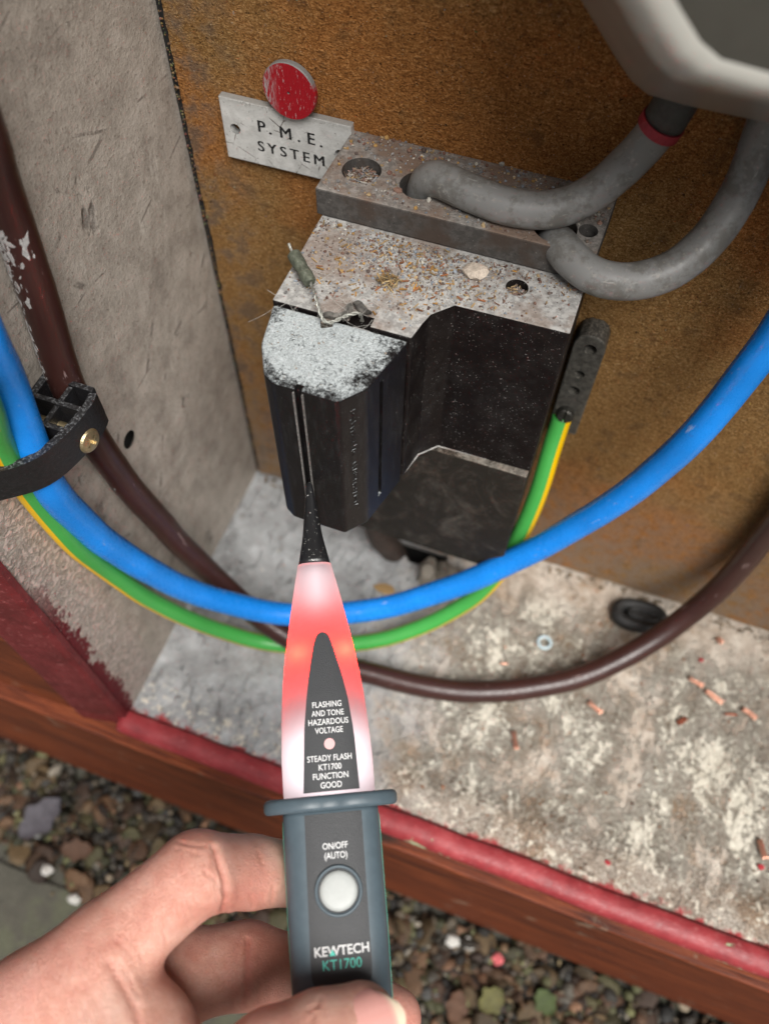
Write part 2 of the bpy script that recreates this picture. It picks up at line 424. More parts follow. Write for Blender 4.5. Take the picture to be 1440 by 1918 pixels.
def mat_cable(name, col, rough=.3, dust=.0, dustc=(.5, .48, .44), scuff=(.8, .85, .9), scuffa=.25):
    n = NT(name)
    s = n.noise(.5, 5, .7, n.scl(n.P, (1, 1, .5))); big = n.noise(.05, 3, .5)
    c = n.mix(n.ramp(big, .35, .65), tuple(x * .9 for x in col), tuple(min(1, x * 1.08) for x in col))
    c = n.mix(n.mul(n.ramp(s, .66, .7), scuffa), c, scuff)
    if dust:
        c = n.mix(n.mul(n.ramp(n.noise(.11, 5, .75), .47, .6), .6), c, (col[0] * .48, col[1] * .44, col[2] * .38))
        c = n.mix(n.mul(n.ramp(n.noise(.45, 4, .75), .58, .66), .5), c, (.36, .34, .31))
        d = n.clamp(n.add(n.mul(n.ramp(n.NZ, .1, .9), n.ramp(n.noise(.9, 5, .75), .64 - .3 * dust, .76 - .2 * dust)), n.mul(n.ramp(n.noise(1.6, 2), .71, .74), .6)))
        c = n.mix(n.mul(d, .75), c, dustc)
    scr = n.mul(n.ramp(n.noise(1.0, 4, .7, n.scl(n.uv(), (.05, 9, 1))), .64, .67), n.ramp(n.noise(.05, 3), .42, .58))
    c = n.mix(n.mul(scr, min(1, scuffa * 2)), c, scuff)
    return n.bsdf(c, n.ramp(s, .4, .75, rough, rough + .2), n.bump(n.add(n.mul(n.noise(.05, 2), .8), n.mul(s, .05), n.mul(scr, .2)), .3), spec=.5)

def mat_earth_cable():
    n = NT('green_yellow_sheath')
    q = n.n('ShaderNodeSeparateXYZ'); n.l(n.uv(), q.inputs[0])
    v = q.outputs[1]
    y = n.clamp(n.add(n.mul(n.ramp(v, .275, .285), n.ramp(v, .525, .515)), n.mul(n.ramp(v, .835, .845), n.ramp(v, .925, .915))))
    c = n.mix(y, (.06, .36, .07), (.78, .47, .0))
    c = n.mix(n.mul(n.ramp(n.noise(.5, 5, .7), .66, .7), .2), c, (.7, .75, .6))
    return n.bsdf(c, .34, n.bump(n.noise(.12, 3), .3), spec=.5)

def tinted(name, rough=.8, bump=.3, spec=.3, scale=1.0):
    n = NT(name); a = n.noise(scale, 5, .7)
    c = n.mix(1.0, n.attr('tint'), n.cr(a, [(.25, (.55, .55, .55)), (.75, (1.25, 1.25, 1.25))]), 'MULTIPLY')
    return n.bsdf(c, rough, n.bump(a, bump), spec=spec)

def mat_concrete():
    n = NT('mossy_concrete'); a = n.noise(.04, 6, .65); f = n.noise(.5, 6, .7)
    c = n.cr(n.add(n.mul(a, .6), n.mul(f, .4)), [(.35, (.055, .053, .042)), (.55, (.095, .09, .072)), (.72, (.15, .14, .115))])
    c = n.mix(n.mul(n.ramp(a, .5, .62), .4), c, (.1, .115, .06))
    return n.bsdf(c, .85, n.bump(f, .8), spec=.3)

def mat_skin():
    n = NT('skin')
    a = n.noise(.06, 5, .6); b = n.noise(.25, 5, .65); pore = n.vor(2.4, None, 'Distance', 'F1'); lines = n.vor(1.35, n.rot(n.P, (.4, .3, .9), (1.6, .6, 1)), 'Distance', 'DISTANCE_TO_EDGE')
    wr = n.noise(1.5, 3, .7, n.rot(n.P, (.5, .2, -.75), (2.4, .35, .8)), 1.2)
    c = n.cr(n.add(n.mul(a, .65), n.mul(b, .35)), [(.36, (.6, .265, .2)), (.5, (.73, .395, .305)), (.64, (.82, .515, .415))])
    c = n.mix(n.attr('tint', 'Fac'), c, (.62, .19, .145))
    c = n.mix(n.mul(n.ramp(n.noise(.035, 3, .5), .5, .62), .4), c, (.78, .33, .27))
    c = n.mix(n.mul(n.ramp(n.noise(2.0, 3, .6), .6, .7), .18), c, (.4, .15, .11))
    h = n.add(n.mul(n.ramp(lines, 0, .1), .3), n.mul(pore, .2), n.mul(wr, .55), n.mul(n.attr('tint', 'Fac'), -.3))
    return n.bsdf(c, n.ramp(b, .3, .7, .38, .52), n.bump(h, .42), spec=.45, sss=.2, sssr=(1, .35, .18), ssss=.0022)

M_PANEL, M_BOARD, M_FLOOR, M_RED, M_WOOD = mat_left_panel(), mat_board(), mat_floor(), mat_red_paint(), mat_wood()
M_STEEL = plain('painted_grey_steel', (.3, .29, .27), .6, .15, .05, .2)
M_DARK = plain('unlit_recess_black', (.012, .011, .01), .9, .3, .1, .2)  # near-black colour stands in for the shade inside openings
M_BLOCK = mat_bakelite('dusty_terminal_block', (.02, .019, .019), (.33, .305, .28), .75, 1.0, .6, -1, brown=.9)
M_BODY = mat_bakelite('dusty_black_phenolic', (.007, .005, .005), (.5, .49, .47), .95, 1.0)
M_CARRIER = mat_carrier()
M_GRIME = mat_bakelite('grimy_black_phenolic', (.026, .0225, .0175), (.26, .235, .2), .5, .5, .75, smear=.3)
M_TINT = tinted('loose_grit'); M_GRAVEL = tinted('gravel_stone', .7, .6, .4, .25)
M_CONC = mat_concrete()

# ------------------------------------------------------------------ ground and path
g = mesh('ground', *grid((-20000, -20000, -166), (1, 0, 0), (0, 1, 0), 40000, 40000, 4, 4), M_CONC); tag(g, None, None, kind='structure')
def bumpy(a, s): return lambda p: a * mnoise.fractal(p * s, 1.0, 2.0, 4)
pth = mesh('path', *grid((-420, -620, -163), (1, 0, 0), (0, 1, 0), 1100, 402, 150, 60, bumpy(1.6, .02)), M_CONC, smooth=True)
tag(pth, None, None, kind='structure')

# ------------------------------------------------------------------ the cabinet
cab = thing('meter_cabinet', 'old recessed meter cabinet with grey sides and chipped red front rim', 'cabinet', (0, -141, 0))
side = cut(box(-3.2, 0, -141.6, 13.6, -3.9, 640), lathe([(9.5, -3.6), (3.6, 0.0), (3.6, 4)], 28, axis_mat((0, -75, 126.5), (1, 0, 0))))
mesh('side_panel', *side, M_PANEL, cab)
mesh('hole_dark_backing', *cut(box(-22, -3.25, -90, -60, 112, 141), box(-21, -2, -89, -61, 113, 140)), M_DARK, cab)  # dark box added behind the panel so the hole reads black
mesh('side_panel', *box(420, 423, -141.6, 13.6, -3.9, 640), M_PANEL, cab)
HX0, HX1, HY0, HY1 = 85.5, 113.5, -22.5, -13.5
def floor_h(p):
    a = .55 * mnoise.fractal(p * .05, 1, 2, 4) + .3 * mnoise.fractal(p * .25, 1, 2, 3)
    k = max(0, min(1, (p.x - 120) / 60)) * max(0, min(1, (-p.y - 20) / 30))
    r = mnoise.fractal(Vector((p.x * .09, p.y * .04, 3)), 1, 2, 4)
    return a + 1.5 * k * max(0, r - .05) - .7
fv, ff = grid((-.5, -141, 0), (1, 0, 0), (0, 1, 0), 320, 154, 256, 124, floor_h)
def inhole(f):
    c = [sum(fv[i][k] for i in f) / 4 for k in (0, 1)]
    return HX0 + 2 * mnoise.noise(Vector((c[1] * .4, 0, 0))) < c[0] < HX1 and HY0 + 2.2 * mnoise.noise(Vector((c[0] * .2, 5, 0))) < c[1] < HY1
fv2 = fv; ff2 = [f for f in ff if not inhole(f)]
mesh('floor_panel', fv2, ff2, M_FLOOR, cab, smooth=True)
mesh('floor_panel', *box(319.6, 419.8, -141.4, 13.4, -3.8, -.4), M_FLOOR, cab)
mesh('floor_tray', *cut(box(-.4, 319.4, -140.8, 13.2, -6.5, -3), box(HX0 - 3, HX1 + 2, HY0 - 3, HY1 + 2, -12, 2)), M_STEEL, cab)
mesh('back_panel', *box(-3, 423, 14, 17, -4, 640), M_STEEL, cab)
mesh('top_panel', *box(-3, 423, -141.5, 13.8, 640.3, 643), M_STEEL, cab)
# rolled red lip along the floor's front edge, slightly dented
prof = [(-139.6, .4), (-141.5, 1.5), (-144.5, 1.8), (-147.4, 1.2), (-149.3, -.4), (-150.2, -2.6), (-149.8, -5), (-148.2, -6.6), (-145, -7), (-141.2, -7), (-140.9, -2)]
V, F = [], []
N_ = 150
for i in range(N_ + 1):
    x = -2 + (425 * i / N_)
    for (y, z) in prof:
        d = .5 * mnoise.fractal(Vector((x * .03, z * .1, 1)), 1, 2, 3)
        V.append((x, y + d, z + d * .7))
k = len(prof)
for i in range(N_):
    for j in range(k): F.append((i * k + j, (i + 1) * k + j, (i + 1) * k + (j + 1) % k, i * k + (j + 1) % k))
F += [tuple(range(k)), tuple(N_ * k + j for j in range(k))[::-1]]
mesh('front_lip', V, F, M_RED, cab, smooth=True)
# the matching flange up the left side
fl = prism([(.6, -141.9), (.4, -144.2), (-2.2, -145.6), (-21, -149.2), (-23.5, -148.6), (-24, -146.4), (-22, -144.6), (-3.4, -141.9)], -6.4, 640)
mesh('side_flange', *fl, mat_red_paint('red_paint_shaded', .45, .69), cab)  # same red paint made darker, the flange's shade put into its colour
mesh('side_flange', *box(420, 444, -147, -142, -6.4, 640, .8), M_RED, cab)

mesh('gap_shade', *box(.06, 2.0, .8, 13.4, 1, 636), M_DARK, cab)  # near-black strip added to paint the shadow line beside the board

# ------------------------------------------------------------------ timber round the cabinet
t = mesh('timber_sill', *box(-320, 480, -154.2, -141.2, -152, -7.6, 1.4), M_WOOD)
tag(rebase(t, (80, -148, -152)), 'red-stained timber sill board under the front lip of the cabinet', 'timber')
t = mesh('timber_post', *box(-320, -24.4, -147.2, -110, -7.2, 640, 1.5), M_WOOD)
tag(rebase(t, (-170, -130, -7)), 'red-stained timber cladding left of the cabinet, standing on the sill board', 'timber')

# ------------------------------------------------------------------ backing board with a broken left edge
pts = [(1.3 + .6 * abs(mnoise.noise(Vector((z * .13, 2, 0)))) + .7 * abs(mnoise.noise(Vector((z * .7, 7, 0)))) + 1.0 * max(0, mnoise.noise(Vector((z * .035, 9, 0)))), z) for z in np.arange(1.2, 636, 1.5)]
pts = [(x + .9, z) for x, z in pts]
poly = pts + [(419, 636), (419, 1.2)]
V, F = prism(poly, -13.6, 0)
V = [(x, -zz - .0, y) for x, y, zz in V]            # x, depth, height

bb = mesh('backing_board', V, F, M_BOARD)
bm = bmesh.new(); bm.from_mesh(bb.data); bmesh.ops.recalc_face_normals(bm, faces=bm.faces); bm.to_mesh(bb.data); bm.free()
tag(rebase(bb, (210, 7, 1)), 'brown particle board backing the cabinet, dusty, rough and crumbling at its left edge', 'board')
# crumbs of board along that edge, and lint caught on its face
# ------------------------------------------------------------------ label plate and red disc on the board
M_WHITE = plain('yellowed_white_plastic', (.62, .61, .58), .5, .08, .3, .08)
def mat_plate():
    n = NT('scuffed_white_plate'); a = n.noise(.25, 5, .65)
    c = n.mix(n.ramp(a, .3, .7), (.5, .5, .48), (.66, .66, .64))
    crack = n.vor(.13, n.add and n.rot(n.P, (0, .3, 0)), 'Distance', 'DISTANCE_TO_EDGE')
    c = n.mix(n.mul(n.ramp(crack, .02, .006), n.ramp(n.noise(.12, 3), .5, .6)), c, (.12, .1, .09))
    c = n.mix(n.mul(n.ramp(n.noise(.9, 4, .7), .64, .68), .8), c, (.09, .08, .07))
    c = n.mix(n.ramp(n.NZ, .3, .8), c, (.25, .25, .24))
    c = n.mix(n.mul(n.ramp(n.add(n.Z, n.mul(n.sub(a, .5), 9.0)), 217.6, 221), n.ramp(n.noise(1.4, 4, .7), .35, .6)), c, (.3, .29, .27))
    return n.bsdf(c, .5, n.bump(n.noise(.9, 4), .15), spec=.4)
M_PLATE = mat_plate(); M_INK = plain('black_print', (.012, .012, .013), .6, .2, 1, 0)
def bold_text(ch, h, M, b=.13, **k): return join(*[text_vf(ch, h, M @ Matrix.Translation((q * b, 0, .012 * i)), 0, 0, **k) for i, q in enumerate((-1, 0, 1))])
pl = thing('label_plate', 'scuffed white label plate reading P.M.E. SYSTEM, screwed to the board', 'sign', (38, 0, 199))
x0, x1, z0, z1 = 17.6, 61.2, 199.2, 220.4
def plate_vf():
    V, F = box(x0, x1, z0, z1, -2.9, -.2, .35, 2)         # x, z as y, depth
    return [(x, z, y) for x, y, z in V], [f[::-1] for f in F]
pv = cut(plate_vf(), cyl((21.9, 0, 210.2), (0, 1, 0), 1.75, -8, 8), cyl((57.4, 0, 209.9), (0, 1, 0), 1.75, -8, 8))
pl = mesh('plate', *pv, M_PLATE, pl)
FRONT = lambda x, y, z: frame_from((x, y, z), Vector((1, 0, 0)), Vector((0, 0, 1)), Vector((0, -1, 0)))
M_ = FRONT(39.8, -2.98, 213.1)
mesh('lettering', *join(*[bold_text(ch, h, M_ @ Matrix.Translation((dx, dy, 0))) for ch, dx, dy, h in
     (('P', -8.4, 0.25, 3.9), ('.', -5.6, 0.25, 3.9), ('M', -.4, 0, 3.9), ('.', 4.0, .0, 3.9), ('E', 8.2, .1, 3.9), ('.', 11.4, .0, 3.9))]), M_INK, pl)
mesh('lettering', *bold_text('SYSTEM', 3.5, FRONT(40.6, -2.98, 206.3), space=1.42, width=22.6), M_INK, pl)

def mat_disc():
    n = NT('worn_red_disc')
    s = n.noise(1.0, 4, .75, n.rot(n.P, (0, .4, 0), (1.6, 1, .35)))
    c = n.mix(n.ramp(s, .585, .66), (.34, .004, .012), (.42, .27, .27))
    c = n.mix(n.mul(n.ramp(n.X, 40, 35), n.ramp(s, .42, .55)), c, (.36, .3, .3))
    c = n.mix(n.ramp(n.NZ, .15, .5), c, (.2, .2, .195))
    return n.bsdf(c, .45, n.bump(s, .2), spec=.45)
dd = cut(lathe([(8.2, 0), (8.45, .4), (8.5, 2.0), (8.25, 2.35)], 56, axis_mat((42.8, -2.6, 228.2), (-.04, -1, .03))), cyl((42.6, -3, 228.0), (0, 1, 0), .42, -9, 9, 12))
dd = [v for v in dd[0]], dd[1]
ds = mesh('marker_disc', *dd, mat_disc()); tag(rebase(ds, (42.8, -2, 219.5)), 'round red plastic marker disc with a pinhole, above the white label plate', 'disc')

# ------------------------------------------------------------------ service cut-out
co = thing('service_cutout', 'black phenolic service cut-out thick with grey dust, fixed to the board', 'cut-out', (101, -25, 58))
zA, zB = 217.7, 208.3
tb = cut(prism([(60.8, -.2), (60.2, -29.3), (141.6, -29.3), (142.2, -.2)], zB + .35, zA, .5, 2),
         cyl((70.0, -17.4, zA), (0, 0, 1), 5.8, -4.6, 5), cyl((88.2, -17.6, zA), (0, 0, 1), 6.2, -8, 5), cyl((128.6, -21.5, zA), (0, 0, 1), 6.1, -8, 5), cyl((137.4, -19.5, zA), (0, 0, 1), 2.7, -7, 5))
mesh('terminal_block', *tb, M_BLOCK, co)
body = [(61.4, -.2), (141.2, -.2), (141.2, -49.4), (109.0, -49.6), (103.6, -55.5), (102.0, -65.6), (61.8, -65.6)]
bd = cut(prism(body, 142.2, zB, .55, 2), cyl((123.4, -37.6, zB), (0, 0, 1), 3.2, -3.4, 5), box(84.2, 90.4, -68, -62.3, 203, 212))
mesh('body', *bd, M_BODY, co)
lo = prism([(62.4, -.2), (141.0, -.2), (141.0, -44.0), (62.4, -44.0)], 58, 141.9, .6, 2, top=[(62.4, -.2), (141.0, -.2), (141.0, -51.9), (62.4, -51.9)])
mesh('lower_chamber', *lo, M_GRIME, co)
# plugs of nest and crumbs in the two open holes
def tuft(c, r, n, zr, cols, seed):
    rnd = random.Random(seed); V, F, C_ = [], [], []
    for i in range(n):
        a, q = rnd.random() * 6.28, r * math.sqrt(rnd.random()) * .93
        p = Vector((c[0] + q * math.cos(a), c[1] + q * math.sin(a), c[2] + rnd.random() * zr))
        d = Vector((rnd.gauss(0, 1), rnd.gauss(0, 1), rnd.gauss(0, .35))).normalized() * rnd.uniform(.4, 2.2) if rnd.random() < .5 else Vector((rnd.gauss(0, .4), rnd.gauss(0, .4), .3))
        s = d.cross(Vector((0, 0, 1))).normalized() * rnd.uniform(.08, .3); u = Vector((0, 0, rnd.uniform(.1, .4)))
        o = len(V); V += [tuple(p - d - s), tuple(p - d + s), tuple(p + d + s), tuple(p + d - s), tuple(p + u)]
        F += [(o, o + 1, o + 4), (o + 1, o + 2, o + 4), (o + 2, o + 3, o + 4), (o + 3, o, o + 4), (o, o + 3, o + 2, o + 1)]
        cc = rnd.choice(cols); k = rnd.uniform(.6, 1.25); C_ += [tuple(x * k for x in cc)] * 5
    return V, F, C_
DUSTC = [(.34, .29, .25), (.24, .17, .13), (.42, .3, .16), (.3, .3, .31), (.2, .11, .08), (.5, .47, .42), (.3, .2, .17)]
for c, r, n, sd in (((70, -17.4, zA - 4.4), 5.6, 420, 1), ((123.4, -37.6, zB - 3.3), 3.1, 150, 2)):
    V, F, C_ = tuft(c, r, n, 1.6, DUSTC, sd); o = mesh('nest_plug', V, F, M_TINT, co, cols=C_)

# fuse carrier: the part that pulls out
carp = [(62.5, -66.4), (65.2, -80.6), (70.0, -89.8), (73.5, -91.9), (91.3, -91.9), (96.6, -85.4), (101.4, -66.4)]
fc = thing('fuse_carrier', 'black fuse carrier with a white powdery top, plugged into the cut-out front', 'fuse carrier', (82, -79, 140))
cv = cut(prism(carp, 140.2, 207.9, .9, 3), box(79.4, 81.5, -95, -90.2, 130, 215), prism([(96.0, -79.0), (96.4, -77.4), (104, -79), (103.6, -80.6)], 148, 204))
mesh('carrier_body', *cv, M_CARRIER, fc)
mesh('grip_rib', *box(79.0, 79.38, -92.5, -91.4, 142, 206.6), plain('grey_ridge', (.2, .19, .18), .7, .4, 1.5, .3), fc)
mesh('grip_rib', *box(81.52, 81.9, -92.5, -91.4, 142, 206.6), plain('grey_ridge_b', (.17, .16, .15), .7, .4, 1.5, .3), fc)
# worn raised marks down the side face (too worn to read)
rnd = random.Random(3); vf = []
na = Vector((96.6 - 91.3, -85.4 + 91.9, 0)).normalized(); nn = Vector((na.y, -na.x, 0))
for i in range(26):
    z = 201.5 - i * 1.75 - (3 if i > 11 else 0)
    for q in range(rnd.choice((1, 2))):
        c = Vector((91.3, -91.9, z)) + na * (4.2 + rnd.uniform(-.2, .2)) + nn * .02
        MK_ = frame_from(c, na, Vector((0, 0, 1)), nn) @ Matrix.Rotation(rnd.choice((.5, .2, -.3, 1.3)), 4, 'Z')
        vf.append(xform(box(-rnd.uniform(.5, .9), rnd.uniform(.4, .9), -.13, .13, -.2, .16), MK_))
mesh('raised_marks', *join(*vf), M_CARRIER, fc)
lug = xform(prism([(-1.7, -1.1), (1.7, -1.1), (1.2, 1.3), (-1.2, 1.3)], 0, 3.0, .4), Matrix.Translation((79.0, -68.6, 206.8)) @ Matrix.Rotation(.5, 4, 'Z'))
mesh('seal_lug', *cut(lug, cyl((79, -68.6, 208.9), (1, 0, .2), .7, -5, 5, 12)), M_GRIME, fc)

# ------------------------------------------------------------------ seal wire with crimped ferrule
M_LEAD = plain('tarnished_green_ferrule', (.105, .115, .085), .62, .35, .8, .35, .35, dust=.25)
M_WIRE = plain('twisted_seal_wire', (.42, .42, .38), .4, .3, 3, .2, .7)
sw = thing('seal_wire', 'twisted metal seal wire with a grey-green crimp, lying across the cut-out', 'wire', (72, -60, 208.5))
a, b = Vector((62.6, -51.6, 213.0)), Vector((70.8, -59.0, 211.2)); dr = (b - a).normalized()
fer = cut(lathe([(1.5, 0), (1.95, .4), (2.0, 3.5), (1.75, 5.6), (2.0, 8), (1.8, 10.4), (1.4, 10.9)], 22, axis_mat(a, dr)), cyl(a - dr, dr, .95, 0, 3, 12))
mesh('crimp_ferrule', *fer, M_LEAD, sw, smooth=False)
mesh('wire_tail', *tube(relax(spline([a + dr * 1.0, a - dr * 1.2, a - dr * 2.4 + Vector((-.4, .6, .7))], .4), 2), .45, 8)[:2], M_WIRE, sw, smooth=True)
wp = relax(spline([b - dr, b + dr * .8, (73.6, -63.0, 212.6), (76.4, -67.0, 211.8), (78.6, -69.4, 210.2), (80.6, -68.8, 209.6), (83.6, -65.8, 210.2), (86.4, -63.8, 210.2), (86.8, -62.4, 206)], .35), 3)
for ph in (0, math.pi):
    q = []
    for i, p in enumerate(wp):
        tt = (wp[min(i + 1, len(wp) - 1)] - wp[max(i - 1, 0)]).normalized(); n1 = tt.cross(Vector((0, 0, 1))).normalized(); n2 = tt.cross(n1)
        an = i * .55 + ph; q.append(p + (n1 * math.cos(an) + n2 * math.sin(an)) * .3)
    mesh('wire_strand', *tube(q, .3, 7)[:2], M_WIRE, sw, smooth=True)

# ------------------------------------------------------------------ earth terminal beside the cut-out
M_ETB = plain('dull_grey_metal', (.085, .08, .07), .55, .4, .6, .35, .4, dust=.45, dustc=(.27, .25, .21))
M_SCREW = plain('dark_screw_metal', (.06, .057, .05), .45, .3, 1, .2, .7)
et = thing('earth_terminal', 'grey metal earth terminal bar with screw holes, right of the cut-out', 'terminal', (148, 0, 122))
def etv():
    out = [(142.4, 121.5), (153.2, 121.5), (153.2, 168.6), (152.2, 171.6), (149.8, 173.4), (145.8, 173.4), (143.4, 171.6), (142.4, 168.6)]
    V, F = prism(out, -9.5, -.3, .6, 2); return [(x, z, y) for x, y, z in V], [f[::-1] for f in F]
ev = cut(etv(), cyl((148.2, 0, 167.6), (0, 1, 0), 2.3, -14, 4), cyl((147.4, 0, 154.6), (0, 1, 0), 1.9, -14, -3), cyl((147.3, 0, 145.8), (0, 1, 0), 2.2, -14, -4.5))
DZ = -4.0
ev = [(x, y, z + DZ) for x, y, z in ev[0]], ev[1]
et = mesh('terminal_bar', *ev, M_ETB, et)
mesh('slotted_screw', *cut(cyl((147.3, -5.5, 141.8), (0, -1, 0), 2.0, 0, 1.4, 18), box(146.9, 147.5, -9, -6.3, 136, 148)), M_SCREW, et)
mesh('clamp_screw', *cut(lathe([(3.1, 0), (3.1, 3.4), (2.6, 4.0)], 20, axis_mat((147.2, -9.0, 129.6), (0, -1, .12))), box(146.8, 147.5, -16, -11.8, 124, 136)), M_SCREW, et)
mesh('cable_barrel', *lathe([(3.9, 0), (4.3, .6), (4.3, 7.4), (3.8, 8.2)], 22, axis_mat((146.4, -8.6, 117.2), (0, .14, 1))), M_ETB, et, smooth=False)

# ------------------------------------------------------------------ cables
def cable(name, pts, r, mat, label, cat='cable', roll=0.0, it=8, wob=.01, kink=.4):
    p = relax(spline(pts, 1.5), it); p = [q + Vector((mnoise.noise(q * .045), mnoise.noise(q * .045 + Vector((9, 0, 0))), mnoise.noise(q * .045 + Vector((0, 9, 0))))) * kink for q in p]; V, F, U = tube(p, r, 28, roll, wob)
    o = mesh(name, V, F, mat, uvs=U, smooth=True); b = min(V, key=lambda v: v[2])
    tag(rebase(o, b), label, cat); return o, p
blue = [(16.2, -117.3, 240.4), (15.1, -117.7, 228.8), (11.6, -116.1, 210.5), (9.8, -117.4, 191.4), (9.3, -120.1, 164.4), (8.7, -116.0, 135.3), (12.8, -109.1, 99.9), (26.3, -96.5, 55.6), (57.1, -82.7, 30.7), (92.4, -67.4, 30.4), (124.2, -53.3, 49.9), (144.9, -44.2, 71.0), (164.1, -36.5, 98.6), (179.2, -31.8, 129.9), (188.7, -27.9, 160.7), (193.5, -21.7, 185.5), (196.5, -17.5, 212), (197, -14, 300)]
blue = [(19, -116, 330), (17.5, -117, 270)] + blue
green = [(21, -128, 330), (19, -128, 260), (17.9, -127.6, 229.6), (13.4, -126.0, 210.4), (6.6, -124.5, 186.8), (4.2, -123.0, 153.5), (4.2, -120.3, 127.4), (5.3, -114.7, 95.1), (11.4, -106.4, 55.1), (25.5, -97.4, 21.4), (46.6, -90.1, 4.6), (70.8, -82.4, 3.9), (94.4, -72.7, 7.0), (116.3, -60.0, 16.1), (132.1, -48.6, 31.3), (141.6, -39.7, 53.2), (145.5, -31.0, 80.8), (146.4, -22.4, 102.4), (146.4, -12.6, 118.0), (146.4, -8.8, 126)]
brown = [(16, -90, 330), (9.7, -87.6, 265.6), (5.6, -86.5, 241.6), (5.6, -89.0, 218.0), (5.6, -94.4, 178.7), (6.4, -94.5, 152.7), (7.3, -91.3, 122.8), (11.6, -85.5, 80.9), (22.5, -82.6, 44.4), (39.3, -85.4, 26.6), (57.8, -87.8, 15.9), (79.4, -89.5, 8.5), (100.0, -87.9, 5.8), (125.1, -84.9, 5.6), (148.9, -78.8, 5.8), (171.5, -69.1, 7.4), (192.9, -55.5, 10.0), (212.4, -37.3, 16.6), (227.1, -21.0, 31.3), (235.5, -10.6, 56.0), (237, -6.5, 92.1), (236, -6.2, 123.2), (235, -6.2, 260)]
M_BLUE = mat_cable('blue_pvc', (.01, .25, .82), .25)
M_BROWN = mat_cable('brown_pvc', (.045, .017, .014), .3, scuff=(.35, .25, .24), scuffa=.3)
M_GREY = mat_cable('grey_dusty_pvc', (.21, .21, .205), .42, .35, (.26, .24, .21), scuff=(.4, .4, .38), scuffa=.3)
cable('blue_cable', blue, 5.15, M_BLUE, 'thick blue cable looping from the left clamp across the cabinet')
cable('earth_cable', green, 3.75, mat_earth_cable(), 'green and yellow earth cable running under the blue one to the terminal', roll=0.0)
brc, brp = cable('brown_cable', brown, 5.1, M_BROWN, 'thick dark brown cable sweeping down the left panel and across the floor', wob=.01)
g1 = [(88.6, -17.0, 209.9), (88.8, -17.0, 214), (89.8, -17.4, 219.5), (94, -19.5, 222.6), (103.7, -22.4, 222.9), (116.4, -23.9, 222.6), (127.5, -21.9, 223.8), (135.8, -17.6, 228.1), (142.6, -13.2, 236.4), (146.4, -11.2, 243.7), (148.1, -11.2, 249.2), (149.3, -11, 255.2), (149.9, -11, 264)]
g2 = [(128.4, -21.5, 209.9), (128.5, -21.6, 213), (130, -23.4, 215.2), (134.4, -28.6, 215.2), (142.5, -33.2, 214.6), (152.3, -32.6, 215.3), (161.8, -28.4, 219.2), (168.2, -21.2, 225.7), (171.3, -14.2, 235.1), (171.6, -9.2, 245.2), (171.0, -8, 254.2), (171, -8, 264)]
gc = thing('grey_cable', 'dusty grey cable with a red band at the meter, from the cut-out top', 'cable', (88.6, -17, 210))
p1 = relax(spline(g1, 1.2), 5); V, F, U = tube(p1, 5.0, 28, wob=.03); mesh('sheath', V, F, M_GREY, gc, smooth=True, uvs=U)
i0 = min(range(len(p1)), key=lambda i: (p1[i] - Vector((147.2, -11.2, 246.0))).length)
V, F, U = tube(p1[i0 - 1:i0 + 2], 5.75, 28); mesh('red_band', V, F, plain('red_sleeve', (.28, .018, .035), .45, .15, .6, .1), gc, smooth=False)
V, F, U = tube(p1[i0 + 1:], 5.35, 28); mesh('black_sleeve', V, F, plain('dark_sleeve', (.045, .045, .042), .6, .2, .5, .2), gc, smooth=True)
cable('grey_cable', g2, 5.0, M_GREY, 'dusty grey cable curving right from the cut-out, nearest the blue cable', it=5, wob=.03, kink=.2)
# pale plaster splashed on the brown cable
def splash(path, centers, name, mat, parent, r0):
    rnd = random.Random(5); vf = []
    for (ci, ang, n, sp) in centers:
        for k_ in range(n):
            i = int(min(max(ci + rnd.gauss(0, sp), 1), len(path) - 2)); p = path[i]; tt = (path[i + 1] - path[i - 1]).normalized()
            n1 = (Vector((.3, .2, 1)) - tt * Vector((.3, .2, 1)).dot(tt)).normalized(); n2 = tt.cross(n1); a = ang + rnd.gauss(0, .3)
            nrm = n1 * math.cos(a) + n2 * math.sin(a); c = p + nrm * r0; s = rnd.uniform(.5, 1.9) if k_ % 3 else rnd.uniform(.2, .6)
            Mx = frame_from(c, tt, nrm.cross(tt), nrm) @ Matrix.Rotation(rnd.gauss(0, .35), 4, 'Z')
            poly = [(s * rnd.uniform(.9, 2.2) * math.cos(q * .785), s * rnd.uniform(.3, .9) * math.sin(q * .785)) for q in range(8)]
            vf.append(xform(prism(poly, -.5, rnd.uniform(.03, .16), 0, 1, [(x * .6, y * .6) for x, y in poly]), Mx))
    return mesh(name, *join(*vf), mat, parent)
brc['_base'] = tuple(Vector(brc['_base']))

# ------------------------------------------------------------------ cable cleat on the left panel
M_CLEAT = plain('black_cleat_plastic', (.012, .0115, .0125), .42, .3, .8, .2, dust=.42, dustc=(.23, .24, .25))
cl = thing('cable_cleat', 'black plastic cable cleat with brass screw, clamping the blue cable to the panel', 'clamp', (0, -112, 174))
pc = [(.2, -137), (4.5, -132.8), (9.2, -129.2), (13.6, -125.2), (16.4, -120.4), (18.2, -114.4), (19.4, -107.5), (19.8, -100.5), (19.0, -97.4)]
sp = relax(spline([(x, y, 0) for x, y in pc], 1.2), 3); outer = [(p.x, p.y) for p in sp]; inner = []
for i, p in enumerate(sp):
    tt = (sp[min(i + 1, len(sp) - 1)] - sp[max(i - 1, 0)]).normalized(); q = p + Vector((tt.y, -tt.x, 0)) * -2.3
    inner.append((q.x, q.y))
st = prism(outer + inner[::-1], 174.0, 186.6)
strap = mesh('strap', *st, M_CLEAT, cl)
mesh('base_plate', *box(.1, 2.4, -136, -95.5, 174.5, 186, .3), M_CLEAT, cl)
